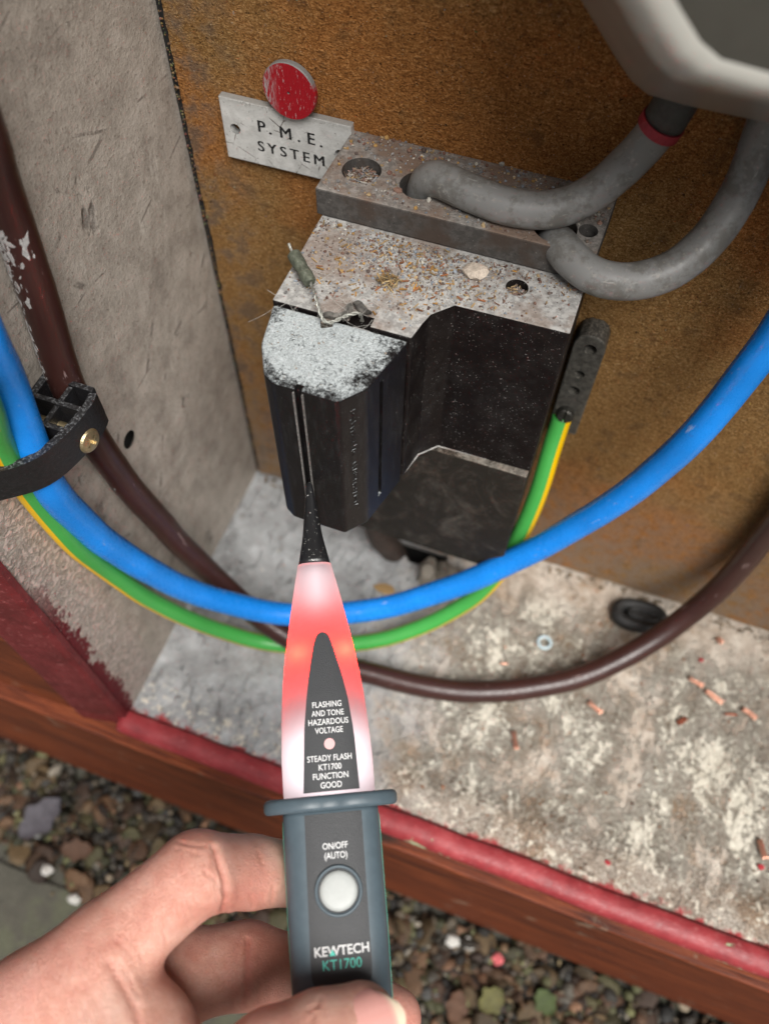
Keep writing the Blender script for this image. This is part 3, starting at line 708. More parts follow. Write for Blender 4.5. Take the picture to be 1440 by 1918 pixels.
for y in (-96.2, -103.6, -111.6): mesh('rib', *box(2.5, 17.0, y - .85, y + .85, 174.6, 186.2, .25), M_CLEAT, cl)
mesh('rib', *box(9.2, 10.8, -110.6, -97.2, 174.7, 185.6, .2), M_CLEAT, cl)
M_BRASS = plain('yellow_passivated_steel', (.52, .42, .25), .32, .15, 1.5, .15, .85)
sd = Vector((1, -.12, .08)).normalized(); so = Vector((18.9, -107.6, 177.2))
hd = lathe([(3.7, 0), (3.8, .7), (3.3, 1.3), (1.1, 1.75)], 30, axis_mat(so, sd))
Mx = axis_mat(so, sd)
hd = cut(hd, xform(box(-2.1, 2.1, -.5, .5, .55, 3), Mx @ Matrix.Rotation(.5, 4, 'Z')), xform(box(-.5, .5, -2.1, 2.1, .55, 3), Mx @ Matrix.Rotation(.5, 4, 'Z')))
sc_ = mesh('screw', *hd, M_BRASS, strap)
mesh('screw', *cyl((10, -107.5, 180.5), (1, 0, 0), 1.3, -9, 6, 14), M_BRASS, cl)

# ------------------------------------------------------------------ meter above right
M_CASE = plain('beige_meter_case', (.25, .235, .21), .33, .08, .05, .1, spec=.5, coat=.2)
mt = thing('electricity_meter', 'grey-beige electricity meter case at upper right, one lower corner cut off', 'meter', (180, -25, 257))
def chain(pts, y): return [(x, y, z) for x, z in pts]
def outline(dx, dz):        # chamfered lower left corner, straight sides
    b = [(150 + dx, 257 + dz), (141.5 + dx, 257.6 + dz), (137.6 + dx, 259.6 + dz), (133.2 + dx, 263.6 + dz), (114 + dx, 283 + dz), (108 + dx, 291 + dz), (106.5 + dx, 300 + dz), (106.5 + dx, 420), (262 - dx, 420), (262 - dx, 290 + dz), (255 - dx, 268 + dz), (240 - dx, 257 + dz)]
    return b
rings = [(-.4, 0, 0), (-18, 0, 0), (-21, .8, 1.4), (-67, 4.7, 31.8), (-70, 5.5, 34), (-72.5, 7, 36), (-73, 9, 38), (-72.4, 10.5, 39.5)]
V, F = [], []
for y, dx, dz in rings: V += chain(outline(dx, dz), y)
k = 12
for i in range(len(rings) - 1):
    for j in range(k): F.append((i * k + j, i * k + (j + 1) % k, (i + 1) * k + (j + 1) % k, (i + 1) * k + j))
F.append(tuple(range(k)))
nb = 3 * k
mc = mesh('case', V, F[:nb] + F[-1:], M_CASE, mt, smooth=True)
mr = mesh('front_rim', V[nb:], [tuple(i - nb for i in f) for f in F[nb:-1]], plain('rim_highlight_cream', (.46, .45, .41), .3, .04, .05, .05, coat=.3), mt, smooth=True)  # lighter colour paints the highlight along the front edge of the case
bm = bmesh.new(); bm.from_mesh(mr.data); bmesh.ops.recalc_face_normals(bm, faces=bm.faces); bm.to_mesh(mr.data); bm.free()
bm = bmesh.new(); bm.from_mesh(mc.data); bmesh.ops.recalc_face_normals(bm, faces=bm.faces); bm.to_mesh(mc.data); bm.free()
V = chain(outline(10.3, 39.3), -72.1) + chain(outline(10.3, 39.3), -69)
F = [tuple(range(k)), tuple(range(k, 2 * k))[::-1]] + [(j, (j + 1) % k, k + (j + 1) % k, k + j) for j in range(k)]
mesh('front_cover', V, F, plain('smoky_meter_cover', (.07, .066, .056), .22, .1, .05, .05, coat=.5), mt)
bm = bmesh.new(); o_ = bpy.data.objects['front_cover']; bm.from_mesh(o_.data); bmesh.ops.recalc_face_normals(bm, faces=bm.faces); bm.to_mesh(o_.data); bm.free()
# service cable stub below the cut-out
p = relax(spline([(78, -24, 62), (78, -25, 40), (80, -24, 18), (86, -20, -2), (95, -17, -40)], 2), 3)
V, F, U = tube(p, 6.2, 22); o = mesh('service_cable', V, F, plain('brown_grimy_sheath', (.05, .035, .028), .7, .3, .3, .3, dust=.3), smooth=True)
tag(rebase(o, (95, -17, -40)), 'dark grimy service cable rising through the floor slot under the cut-out', 'cable')
o = mesh('opening_shade_box', *cut(box(HX0 - 8, HX1 + 8, HY0 - 8, HY1 + 8, -110, -6.6), box(HX0 - 6, HX1 + 6, HY0 - 6, HY1 + 6, -108, -5)), M_DARK, cab)
# ------------------------------------------------------------------ voltage tester, held with its tip on the carrier
TT, TA, TN, TB = Vector((81.048, -92.951, 166.185)), Vector((.417722, -.887703, -.193627)), Vector((.109804, -.162226, .980625)), Vector((.901915, .430890, -.029708))
TM = frame_from(TT, TB, -TA, TN)          # local x = right, y = towards the tip, z = out of the face
tw = lambda b, u, h: tuple(TM @ Vector((b, -u, h)))
tester = thing('voltage_tester', 'hand-held voltage tester glowing red, its black tip touching the fuse carrier', 'tester', tw(0, 150, -8))
def interp(x, xs, ys): return float(np.interp(x, xs, ys))
SU = [25.6, 31, 36.5, 42.5, 48.5, 57.3, 63, 69.5, 79.5, 88.4]
shell_w = lambda u: interp(u, SU, [4.75, 5.9, 7.0, 8.1, 9.12, 10.42, 11.05, 11.52, 11.95, 11.85])
shell_t = lambda u: interp(u, SU, [3.7, 4.2, 4.7, 5.2, 5.6, 6.1, 6.4, 6.6, 6.8, 6.9])
hand_w = lambda u: interp(u, [91, 95, 120, 140, 150], [12.2, 12.35, 12.2, 11.8, 10.8]); hand_t = lambda u: interp(u, [91, 150], [7.5, 7.5])
def surf(b, u, wf, tf, n): return tf(u) * max(0.0, 1 - min(1, abs(b / wf(u))) ** n) ** (1 / n)
s_shell = lambda b, u: surf(b, u, shell_w, shell_t, 3.0)
s_hand = lambda b, u: surf(b, u, hand_w, hand_t, 3.4)
def sections(us, wf, tf, n, k=48, lo=None, hi=None):
    V, F = [], []
    for u in us:
        for i in range(k):
            a = 2 * math.pi * i / k; c, s = math.cos(a), math.sin(a)
            b = wf(u) * abs(c) ** (2 / n) * (1 if c >= 0 else -1); h = tf(u) * abs(s) ** (2 / n) * (1 if s >= 0 else -1)
            if lo is not None: h = max(h, lo)
            if hi is not None: h = min(h, hi)
            V.append(tw(b, u, h))
    for j in range(len(us) - 1):
        for i in range(k): F.append((j * k + i, j * k + (i + 1) % k, (j + 1) * k + (i + 1) % k, (j + 1) * k + i))
    F.append(tuple(range(k))[::-1]); F.append(tuple((len(us) - 1) * k + i for i in range(k)))
    return V, F
def mat_shell():
    n = NT('translucent_white_shell')
    d = n.n('ShaderNodeBsdfPrincipled'); n.put(d.inputs['Base Color'], (.06, .06, .063)); d.inputs['Roughness'].default_value = .38
    t = n.n('ShaderNodeBsdfTranslucent'); n.put(t.inputs['Color'], (.86, .85, .85))
    mx = n.n('ShaderNodeMixShader'); mx.inputs[0].default_value = .55; d.inputs['Specular IOR Level'].default_value = .12
    n.l(d.outputs[0], mx.inputs[1]); n.l(t.outputs[0], mx.inputs[2]); n.l(mx.outputs[0], n.out.inputs['Surface']); return n.m
lshell = mesh('light_shell', *sections([25.6 + .9 * i for i in range(71)], shell_w, shell_t, 3.0, 64), mat_shell(), tester, smooth=True)
def emitter(name, col, st):
    n = NT(name); em = n.n('ShaderNodeEmission'); em.inputs['Color'].default_value = (*col, 1); em.inputs['Strength'].default_value = st
    n.l(em.outputs[0], n.out.inputs['Surface']); return n.m
LED_RED, FILL_PALE = emitter('lit_red_led', (1, .007, .003), 300.0), emitter('pale_fill_emission', (1, .88, .92), 5.2)  # red is the LEDs' own, the pale emission is an added fill
for b in (-5.2, 5.9):
    mesh('led', *lathe([(.01, -1.2), (.8, -.9), (1.2, 0), (.8, .9), (.01, 1.2)], 16, Matrix.Translation(Vector(tw(b, 51.3, 2.6)))), LED_RED, lshell, smooth=True)
for u0, u1, w_ in ((72, 87, 7.5), (27, 39, 1.2)):
    mesh('pale_fill_emitter', *xform(box(-w_, w_, -u1, -u0, -.6, .6), TM), FILL_PALE, lshell)  # added emitters, only there to whiten both ends of the shell
M_TIP = plain('glossy_black_plastic', (.011, .011, .012), .3, .2, .4, .05)
def mat_tip():
    n = NT('black_tip_plastic'); s = n.noise(.9, 4, .75)
    m_ = n.mul(n.ramp(s, .62, .68), n.ramp(n.Z, 160.5, 165.5))
    return n.bsdf(n.mix(m_, (.012, .012, .013), (.6, .6, .56)), .32, n.bump(s, .06))
tipw = lambda u: interp(u, [-.3, 0.6, 17, 26.2], [.35, .95, 2.9, 4.75]); tipt = lambda u: interp(u, [-.3, .6, 17, 26.2], [.35, .9, 2.5, 3.7])
mesh('probe_tip', *sections([-.3, .1, .6] + [2 + 2 * i for i in range(12)] + [25.55], tipw, tipt, 2.3, 40), mat_tip(), tester, smooth=True)
M_SLATE = plain('slate_blue_plastic', (.075, .105, .125), .42, .06, .4, .05, spec=.5)
M_SLATE2 = plain('charcoal_label_film', (.028, .03, .033), .45, .12, 3.0, .12)
M_TEAL = plain('teal_rubber', (.03, .5, .36), .5, .08, .4, .05)
# guard flange
def guard():
    us = [87.9, 88.2, 88.9, 90.6, 91.3, 91.6]; ins = [1.0, .35, 0, 0, .35, 1.0]; V, F = [], []; k = 64
    for u, q in zip(us, ins):
        for i in range(k):
            a = 2 * math.pi * i / k; c, s = math.cos(a), math.sin(a); W_, T_ = 17.3 - q, 10.0 - q
            b = W_ * abs(c) ** (2 / 2.3) * (1 if c >= 0 else -1); h = T_ * abs(s) ** (2 / 2.3) * (1 if s >= 0 else -1)
            if h > 0: h *= 1 - .16 * math.exp(-(b / 3.0) ** 2)
            V.append(tw(b + .2, u + .035 * b * 0, h))
    for j in range(len(us) - 1):
        for i in range(k): F.append((j * k + i, j * k + (i + 1) % k, (j + 1) * k + (i + 1) % k, (j + 1) * k + i))
    F += [tuple(range(k))[::-1], tuple((len(us) - 1) * k + i for i in range(k))]; return V, F
mesh('guard_flange', *guard(), M_SLATE, tester, smooth=True)
HU = [91.4, 92.5] + [94 + 2 * i for i in range(27)] + [148.6, 149.6]
mesh('handle', *sections(HU, hand_w, hand_t, 3.4, 64, lo=-1.2), M_SLATE, tester, smooth=True)
mesh('back_shell', *sections([93.5 + 2 * i for i in range(28)], lambda u: hand_w(u) + .22, lambda u: 7.9, 3.4, 64, hi=-1.0), M_TEAL, tester, smooth=True)
def patch(poly_l, poly_r, us, sf, off, nb=14):
    V, F = [], []
    for u in us:
        l, r = interp(u, *poly_l), interp(u, *poly_r)
        for i in range(nb + 1):
            b = l + (r - l) * i / nb; V.append(tw(b, u, sf(b, u) + off))
    w = nb + 1
    for j in range(len(us) - 1):
        for i in range(nb): F.append((j * w + i, (j + 1) * w + i, (j + 1) * w + i + 1, j * w + i + 1))
    return V, F
lu = [46.0, 46.15, 46.5, 47.3, 49, 52.9, 58.1, 64.3, 71.2, 75, 87.1]
L_ = (lu, [.75, .2, -.35, -.95, -1.6, -2.5, -3.5, -4.5, -5.4, -5.7, -6.55]); R_ = (lu, [.85, 1.5, 2.1, 2.65, 3.2, 4.2, 5.4, 6.5, 7.2, 7.45, 7.75])
flabel = mesh('front_label', *patch(L_, R_, sorted(set(lu + [46 + .9 * i for i in range(46)])), s_shell, .10), M_SLATE2, tester, smooth=True)
pu = [92.3, 127, 129, 130.6, 131.6, 132.2]
cpanel = mesh('control_panel', *patch((pu, [-6.6, -7.1, -6.9, -6.2, -5.2, -3.8]), (pu, [7.7, 7.4, 7.2, 6.5, 5.4, 4.0]), [92.3 + .8 * i for i in range(44)] + [128.2, 129, 129.8, 130.6, 131.1, 131.6, 132.2], s_hand, .10), M_SLATE2, tester, smooth=True)
M_PRINT = plain('white_print', (.72, .72, .72), .5, .05, 1, 0); M_PTEAL = plain('teal_print', (.06, .62, .48), .5, .05, 1, 0)
def tprint(s, size, u, b, width, sf, mat, bold=.02, name='printed_text', off=.17):
    V, F = text_vf(s, size, Matrix.Identity(4), 0, bold, 1.0, width)
    a = math.radians(0.0)
    V = [tw(b + x, u - y, sf(b + x, u - y) + off) for x, y, z in V]
    mesh(name, V, F, mat, flabel if u < 90 else cpanel)
for s, u, b, w in (('FLASHING', 65.4, .85, 7.6), ('AND TONE', 67.65, .9, 8.4), ('HAZARDOUS', 69.85, .95, 10.4), ('VOLTAGE', 72.05, .95, 7.2), ('STEADY FLASH', 78.95, .6, 11.4), ('KT1700', 81.15, .6, 5.8), ('FUNCTION', 83.35, .6, 9.0), ('GOOD', 85.55, .6, 5.4)):
    tprint(s, 1.45, u, b, w, s_shell, M_PRINT)
tprint('ON/OFF', 1.45, 99.9, .55, 6.2, s_hand, M_PRINT); tprint('(AUTO)', 1.45, 102.1, .6, 5.6, s_hand, M_PRINT)
tprint('KEWTECH', 2.0, 123.0, .5, 13.0, s_hand, M_PRINT, .06); tprint('KT1700', 2.15, 125.95, .4, 9.2, s_hand, M_PTEAL, .0)
tri = [(-.75, 124.05), (.75, 124.05), (0, 122.7)]
mesh('printed_mark', [tw(b - 1.75, u, s_hand(b - 1.75, u) + .2) for b, u in tri], [(0, 1, 2)], M_PTEAL, cpanel)
dot = lathe([(1.38, 0), (1.38, .05)], 28, Matrix.Translation((.85, -75.5, s_shell(.85, 75.5) + .1)))
nd = NT('pink_indicator_window'); dn = nd.n('ShaderNodeBsdfPrincipled'); nd.put(dn.inputs['Base Color'], (.8, .42, .42)); nd.l(dn.outputs[0], nd.out.inputs['Surface'])
mesh('indicator_window', *xform(dot, TM), nd.m, flabel)
hb = s_hand(.65, 110.2)
bring = mesh('button_ring', *xform(lathe([(4.75, -.6), (5.75, -.3), (5.85, .35), (5.6, .62), (5.2, .55), (5.0, -.2), (4.7, -.5)], 48, Matrix.Translation((.65, -110.1, hb + .05))), TM), M_SLATE, tester, smooth=True)
mesh('button', *xform(lathe([(4.62, -.8), (4.62, .35), (4.35, .75), (3.6, .92), (2, .98), (.02, 1.0)], 48, Matrix.Translation((.65, -110.1, hb))), TM), plain('pale_grey_button', (.41, .43, .415), .45, .03, .5, .03), bring, smooth=True)

# ------------------------------------------------------------------ the hand (one continuous surface from a smooth signed-distance field)
import openvdb
HAND = {
 'index': [(70.9, -240.1, 146.0, 13.5), (81.8, -221.4, 152.3, 10.6), (95.2, -199.9, 156.0, 9.5), (104.6, -194.1, 140.2, 8.8), (114.8, -189.0, 126.0, 8.2), (129.0, -185.4, 119.6, 7)],
 'middle': [(75.0, -259.6, 122.5, 12.5), (97.1, -221.0, 127.7, 10.8), (109.9, -213.9, 123.2, 10.3), (123.6, -211.2, 116.4, 9.0), (150.3, -212.1, 121.3, 7.4)],
 'ring': [(84.1, -278.3, 100.8, 12), (104.6, -247.5, 100.5, 9.2), (132.9, -237.5, 98.4, 8.4), (153.3, -234.3, 108.1, 7.2)],
 'pinky': [(94.9, -295.1, 81.0, 11), (112.5, -269.8, 76.9, 8), (137.3, -259.0, 81.8, 7.2), (153.5, -255.6, 88.8, 6.4)],
 'thumb': [(101.1, -279.9, 129.3, 17), (114.1, -247.1, 157.2, 12.5), (127.9, -228.3, 159.4, 10.2), (135.9, -221.0, 157.5, 9.4), (143.1, -215.2, 154.9, 8.2)]}
PALM = [[(70.9, -240.1, 146.0, 13.5), (99.5, -320.8, 77.1, 22)], [(75.0, -259.6, 122.5, 12.5), (100.8, -320.4, 77.1, 22)], [(84.1, -278.3, 100.8, 12.5), (103.3, -319.5, 77.1, 22)],
 [(94.9, -295.1, 81.0, 12), (105.8, -318.6, 77.2, 22)], [(101.1, -279.9, 129.3, 17), (103.3, -319.5, 77.1, 22)],
 [(82.7, -227.7, 152.7, 11), (97.6, -236.3, 150.0, 12), (111.6, -246.2, 153.3, 12.5)], [(78.8, -245.9, 138.9, 15), (102.8, -260.9, 135.2, 15)], [(102.0, -319.9, 77.1, 23), (127.7, -452.0, -32.2, 33)]]
def rcone(P, a, b):
    pa, ra, pb, rb = np.array(a[:3]), a[3], np.array(b[:3]), b[3]; ba = pb - pa; h = np.clip(((P - pa) @ ba) / (ba @ ba), 0, 1)
    return np.linalg.norm(P - pa - h[..., None] * ba, axis=-1) - (ra + (rb - ra) * h)
def smin(a, b, k):
    h = np.maximum(k - np.abs(a - b), 0) / k; return np.minimum(a, b) - h * h * h * k / 6
def chain_d(P, c, k):
    d = None
    for i in range(len(c) - 1):
        q = rcone(P, c[i], c[i + 1]); d = q if d is None else smin(d, q, k)
    return d
def hand_sdf(P):
    dp_ = chain_d(P, PALM[0], 8)
    for c in PALM[1:]: dp_ = smin(dp_, chain_d(P, c, 8), 9)
    d = None
    for nme, c in HAND.items():
        q = smin(chain_d(P, c, 3.0), dp_, 7.5); d = q if d is None else smin(d, q, .5)
    # knuckle fullness and flesh
    for c, r, am, w in (((92.2, -203.5, 160.8), 0, .9, 7), ((110, -240, 165), 0, -.9, 9), ((84, -232, 163), 0, -.5, 9)):
        d = d - am * np.exp(-np.sum((P - np.array(c)) ** 2, -1) / w ** 2)
    return d
def hand_mesh():
    lo = np.array([44, -345, 28.]); hi = np.array([166, -170, 184.]); s = .48; m_ = 5
    shc = np.ceil((hi - lo) / (s * m_)).astype(int); sh = shc * m_
    Xc = np.stack(np.meshgrid(*[lo[i] + s * m_ * (np.arange(shc[i]) + .5) for i in range(3)], indexing='ij'), -1)
    Dc = hand_sdf(Xc.reshape(-1, 3)).reshape(shc)
    D = np.repeat(np.repeat(np.repeat(Dc, m_, 0), m_, 1), m_, 2).astype(np.float32)
    idx = np.argwhere(np.abs(D) < 4.2)
    for i in range(0, len(idx), 400000):
        q = idx[i:i + 400000]; D[q[:, 0], q[:, 1], q[:, 2]] = hand_sdf(lo + s * q)
    return lo, s, D
lo, s, D = hand_mesh()
gv = openvdb.FloatGrid(background=9.0); gv.copyFromArray(D)
pts_, tris_, quads_ = gv.convertToPolygons(isovalue=0.0, adaptivity=0.0)
pts_ = pts_ * s + lo
# skin folds, read off the pose: pressed into the surface as grooves (deep) or raised as ridges (negative)
FOLD = [([(402, 1590), (408, 1612), (420, 1650), (424, 1680), (418, 1704)], .95, 4.5), ([(383, 1634), (404, 1648), (416, 1672)], .35, 3), ([(395, 1600), (402, 1640), (408, 1690)], .3, 2.5),
 ([(338, 1690), (348, 1712), (354, 1735)], .28, 2.5), ([(348, 1688), (358, 1712), (362, 1728)], .22, 2.2), ([(325, 1692), (336, 1722)], .2, 2.2), ([(296, 1718), (305, 1745), (311, 1770)], .3, 2.8), ([(285, 1735), (298, 1765)], .2, 2.2),
 ([(257, 1776), (268, 1802)], .28, 2.4), ([(218, 1762), (240, 1780), (250, 1792)], .25, 2.4), ([(206, 1803), (233, 1850), (254, 1889), (264, 1930)], .8, 8), ([(222, 1800), (246, 1838), (258, 1862)], .35, 3.5), ([(150, 1840), (185, 1880), (200, 1930)], .3, 6), ([(120, 1850), (150, 1890), (165, 1930)], .25, 5),
 ([(334, 1578), (360, 1583), (385, 1586)], .22, 2.2), ([(330, 1589), (352, 1595), (375, 1602)], .22, 2.2), ([(340, 1600), (365, 1607)], .18, 2),
 ([(464, 1762), (463, 1800), (461, 1850), (453, 1884)], .8, 4.5), ([(488, 1840), (486, 1875)], .3, 3), ([(470, 1676), (474, 1697)], .3, 2.4), ([(492, 1680), (496, 1698)], .22, 2.2), ([(483, 1595), (492, 1618)], .2, 2.2), ([(512, 1660), (508, 1690)], .3, 2.6),
 ([(579, 1893), (596, 1882), (600, 1868)], .3, 3), ([(588, 1900), (580, 1918)], .35, 3)]
def fold_press(P, F_):
    N_ = np.zeros_like(P); a_, b_, c_ = P[F_[:, 0]], P[F_[:, 1]], P[F_[:, 2]]; fn = np.cross(b_ - a_, c_ - a_)
    for k_ in range(4): np.add.at(N_, F_[:, k_], fn)
    N_ /= np.linalg.norm(N_, axis=1, keepdims=True) + 1e-9
    R3 = np.array(CAM_R); C3 = np.array(CAM_POS); q = (P - C3) @ R3.T
    uv = np.stack([720 + 1532.8 * q[:, 0] / q[:, 2], 959 + 1532.8 * q[:, 1] / q[:, 2]], -1); face = np.einsum('ij,ij->i', N_, C3 - P) > 0
    face &= ~((uv[:, 1] > 1850) & (q[:, 2] > 200) & (uv[:, 0] < 300))
    D_ = np.zeros(len(P))
    for pl_, dp2, w in FOLD:
        best = np.full(len(P), 1e9)
        for i in range(len(pl_) - 1):
            A, B = np.array(pl_[i], float), np.array(pl_[i + 1], float); ba = B - A; h = np.clip(((uv - A) @ ba) / (ba @ ba), 0, 1)
            best = np.minimum(best, np.linalg.norm(uv - A - h[:, None] * ba, axis=1))
        w = w * 1.15 + .7; D_ += dp2 * .62 * (np.exp(-(best / w) ** 2) - .3 * np.exp(-((best - 2.2 * w) / (1.3 * w)) ** 2))
    return P - N_ * (D_ * face)[:, None], np.clip(D_ * face, 0, 1)
FQ = quads_.astype(int)
_a, _b, _c, _d = (pts_[FQ[:, i]] for i in range(4))
if (np.einsum('ij,ij->i', _a, np.cross(_b, _c)) + np.einsum('ij,ij->i', _a, np.cross(_c, _d))).sum() < 0: FQ = FQ[:, ::-1]
pts_, FD = fold_press(pts_, FQ)
V = [tuple(map(float, p)) for p in pts_]; F = [tuple(map(int, q)) for q in FQ]
def redness(p):
    r = 0.0
    for c, w, k in (((92, -203, 158), 10, .5), ((104, -198, 149), 10, .55), ((118, -212, 124), 14, .55), ((76, -222, 158), 11, .35), ((150, -212, 121), 10, .5), ((84, -250, 150), 14, .25), ((72, -232, 150), 12, .3)):
        r += k * math.exp(-sum((p[i] - c[i]) ** 2 for i in range(3)) / w ** 2)
    return min(.85, r)
C_ = [(min(.95, redness(p) + .55 * float(FD[i])),) * 3 for i, p in enumerate(V)]
hand = mesh('person', V, F, mat_skin(), smooth=True, cols=C_)
tag(rebase(hand, (100, -300, 66)), 'bare left hand gripping the tester, thumb on its face and fingers behind', 'hand')
# thumb nail
a, b = Vector((135.9, -221.0, 157.5)), Vector((143.1, -215.2, 154.9)); ax = (b - a).normalized()
toc = (Vector(CAM_POS) - b); up = (toc - ax * toc.dot(ax)).normalized(); up = (Matrix.Rotation(math.radians(14), 3, ax) @ up).normalized(); sdv = ax.cross(up)
V, F, C_ = [], [], []
nu, nw = 16, 20
for i in range(nu + 1):
    tt = i / nu; x = -5.5 + 13.4 * tt
    half = 0.98 * (1 - max(0, (tt - .62) / .38) ** 2 * .42) * (1 - max(0, (.25 - tt) / .25) ** 2 * .25)
    for j in range(nw + 1):
        an = (j / nw * 2 - 1) * half
        rr = 8.75 + .0 - .012 * x * x * (1 if x > 0 else 0) - .9 * max(0, (.3 - tt) / .3) ** 2 - .55 * abs(j / nw * 2 - 1) ** 4
        p = b + ax * (x - .35 * (j / nw * 2 - 1) ** 2 * 6 * (1 if tt > .7 else .4) * tt) + (up * math.cos(an) + sdv * math.sin(an)) * rr
        V.append(tuple(p)); k = max(0, min(1, (tt - .80) / .05)); C_.append(tuple((1 - k) * q1 + k * q2 for q1, q2 in zip((.66, .33, .29), (.74, .62, .47))))
w = nw + 1
for i in range(nu):
    for j in range(nw): F.append((i * w + j, (i + 1) * w + j, (i + 1) * w + j + 1, i * w + j + 1))
nn_ = NT('nail'); nb_ = nn_.attr('tint'); mnl = nn_.bsdf(nb_, .28, nn_.bump(nn_.noise(.8, 3), .06), spec=.5)
nail = mesh('thumb_nail', V, F, mnl, hand, smooth=True, cols=C_)
# ------------------------------------------------------------------ loose grit, crumbs and offcuts
def ico():
    bm = bmesh.new(); bmesh.ops.create_icosphere(bm, subdivisions=1, radius=1); V = [v.co.copy() for v in bm.verts]; F = [[v.index for v in f.verts] for f in bm.faces]; bm.free(); return V, F
def ico2():
    bm = bmesh.new(); bmesh.ops.create_icosphere(bm, subdivisions=2, radius=1); V = [v.co.copy() for v in bm.verts]; F = [[v.index for v in f.verts] for f in bm.faces]; bm.free(); return V, F
ICO, ICO2 = ico(), ico2()
def grains(spots, base=ICO):
    """spots: (point, size, flatness, colour) -> one mesh of small irregular stones"""
    rnd = random.Random(11); V, F, C_ = [], [], []
    for p, s, fl, col in spots:
        R_ = Matrix.Rotation(rnd.random() * 6.28, 3, Vector((rnd.gauss(0, .3), rnd.gauss(0, .3), 1)).normalized()); sx, sy = rnd.uniform(.7, 1.3), rnd.uniform(.6, 1.1)
        o = len(V); off = Vector((rnd.random() * 50, rnd.random() * 50, rnd.random() * 50))
        for v in base[0]:
            k = 1 + .45 * mnoise.noise(v * 1.3 + off); q = R_ @ Vector((v.x * sx * s * k, v.y * sy * s * k, v.z * fl * s * k)); V.append((p[0] + q.x, p[1] + q.y, p[2] + q.z + s * fl * .6))
        F += [[i + o for i in f] for f in base[1]]; C_ += [col] * len(base[0])
    return V, F, C_
rnd = random.Random(21)
def inpoly(x, y, P):
    c = False; j = len(P) - 1
    for i in range(len(P)):
        if (P[i][1] > y) != (P[j][1] > y) and x < (P[j][0] - P[i][0]) * (y - P[i][1]) / (P[j][1] - P[i][1]) + P[i][0]: c = not c
        j = i
    return c
GC = [(.36, .35, .34), (.28, .21, .17), (.5, .3, .11), (.24, .13, .1), (.34, .38, .43), (.62, .59, .52), (.34, .2, .15), (.5, .36, .2), (.3, .25, .22), (.2, .15, .13)]
sp_ = []
while len(sp_) < 2600:
    x, y = rnd.uniform(62, 140), rnd.uniform(-64.5, -30)
    if not inpoly(x, y, body) or (84 < x < 91 and y < -62) or math.hypot(x - 123.4, y + 37.6) < 3.4: continue
    dens = .06 + .94 * math.exp(-((x - 95) / 22) ** 2 - ((y + 40) / 11) ** 2) + .35 * math.exp(-((y + 31) / 4) ** 2)
    if rnd.random() > dens: continue
    s = min(1.3, .12 + abs(rnd.gauss(0, .2))); c = rnd.choice(GC); k = rnd.uniform(.45, 1.0)
    sp_.append(((x, y, zB), s, rnd.uniform(.4, .9), tuple(q * k for q in c)))
while len(sp_) < 3500:
    x, y = rnd.uniform(61.5, 141), rnd.uniform(-28.6, -.6)
    if math.hypot(x - 70, y + 17.4) < 6.2 or math.hypot(x - 88.2, y + 17.6) < 6.6 or math.hypot(x - 128.6, y + 21.5) < 6.5 or math.hypot(x - 137.4, y + 19.5) < 3.2: continue
    if rnd.random() > (1 if y > -8 else .45 * (1.6 if 74 < x < 84 else 1)): continue
    s = min(1.4, .14 + abs(rnd.gauss(0, .26))); c = rnd.choice(GC); k = rnd.uniform(.5, 1.1)
    sp_.append(((x, y, zA), s, rnd.uniform(.4, .9), tuple(q * k for q in c)))
while len(sp_) < 3650:
    x, y = rnd.uniform(63, 101), rnd.uniform(-90.5, -67.2)
    if inpoly(x, y, [(63.5, -67.5), (66, -80.6), (71, -89), (90.8, -91), (95.6, -85.2), (100.4, -67.5)]):
        sp_.append(((x, y, 207.9), .12 + abs(rnd.gauss(0, .09)), .6, rnd.choice([(.6, .64, .64), (.5, .5, .47), (.3, .25, .2)])))
V, F, C_ = grains(sp_); o = mesh('grit', V, F, M_TINT, cols=C_); tag(rebase(o, (101, -45, 208)), 'brown and grey grit strewn over the top of the cut-out', 'grit', kind='stuff')
# wood splinters and straw among the grit
vf = []; C_ = []
for i in range(120):
    while True:
        x, y = rnd.gauss(97, 17), rnd.gauss(-43, 10)
        if inpoly(x, y, body) and y < -30.5: break
    d = Vector((rnd.gauss(0, 1), rnd.gauss(0, 1), rnd.gauss(0, .12))).normalized(); l = rnd.uniform(.3, 1.2); w = rnd.uniform(.08, .22)
    q = box(-l, l, -w, w, -.1, .12); vf.append(xform(q, frame_from((x, y, zB + rnd.uniform(.25, .7)), d, Vector((-d.y, d.x, 0)).normalized(), d.cross(Vector((-d.y, d.x, 0)).normalized()))))
    k = rnd.uniform(.5, 1.2); C_ += [tuple(k * q_ for q_ in rnd.choice([(.5, .26, .07), (.45, .3, .14), (.35, .14, .06)]))] * 8
o = mesh('splinters', *join(*vf), M_TINT, cols=C_); tag(rebase(o, (97, -43, 208)), 'orange splinters of board scattered over the grit on the cut-out', 'splinter', kind='stuff')
# cobweb threads round the seal and the front of the cut-out
vf = []
for i in range(46):
    a = Vector((rnd.uniform(63, 92), rnd.uniform(-72, -52), 209 + rnd.uniform(0, 2.5))); b = a + Vector((rnd.gauss(0, 6), rnd.gauss(0, 6), rnd.gauss(0, .8)))
    vf.append(tube(relax(spline([a, (a + b) / 2 + Vector((0, 0, -rnd.random())), b], 1), 1), rnd.uniform(.02, .05), 4)[:2])
o = mesh('cobweb', *join(*vf), plain('dusty_cobweb', (.42, .41, .38), .9, .2, 1, 0)); tag(rebase(o, (78, -62, 209)), 'wisps of dusty cobweb round the seal wire on the cut-out', 'cobweb', kind='stuff')

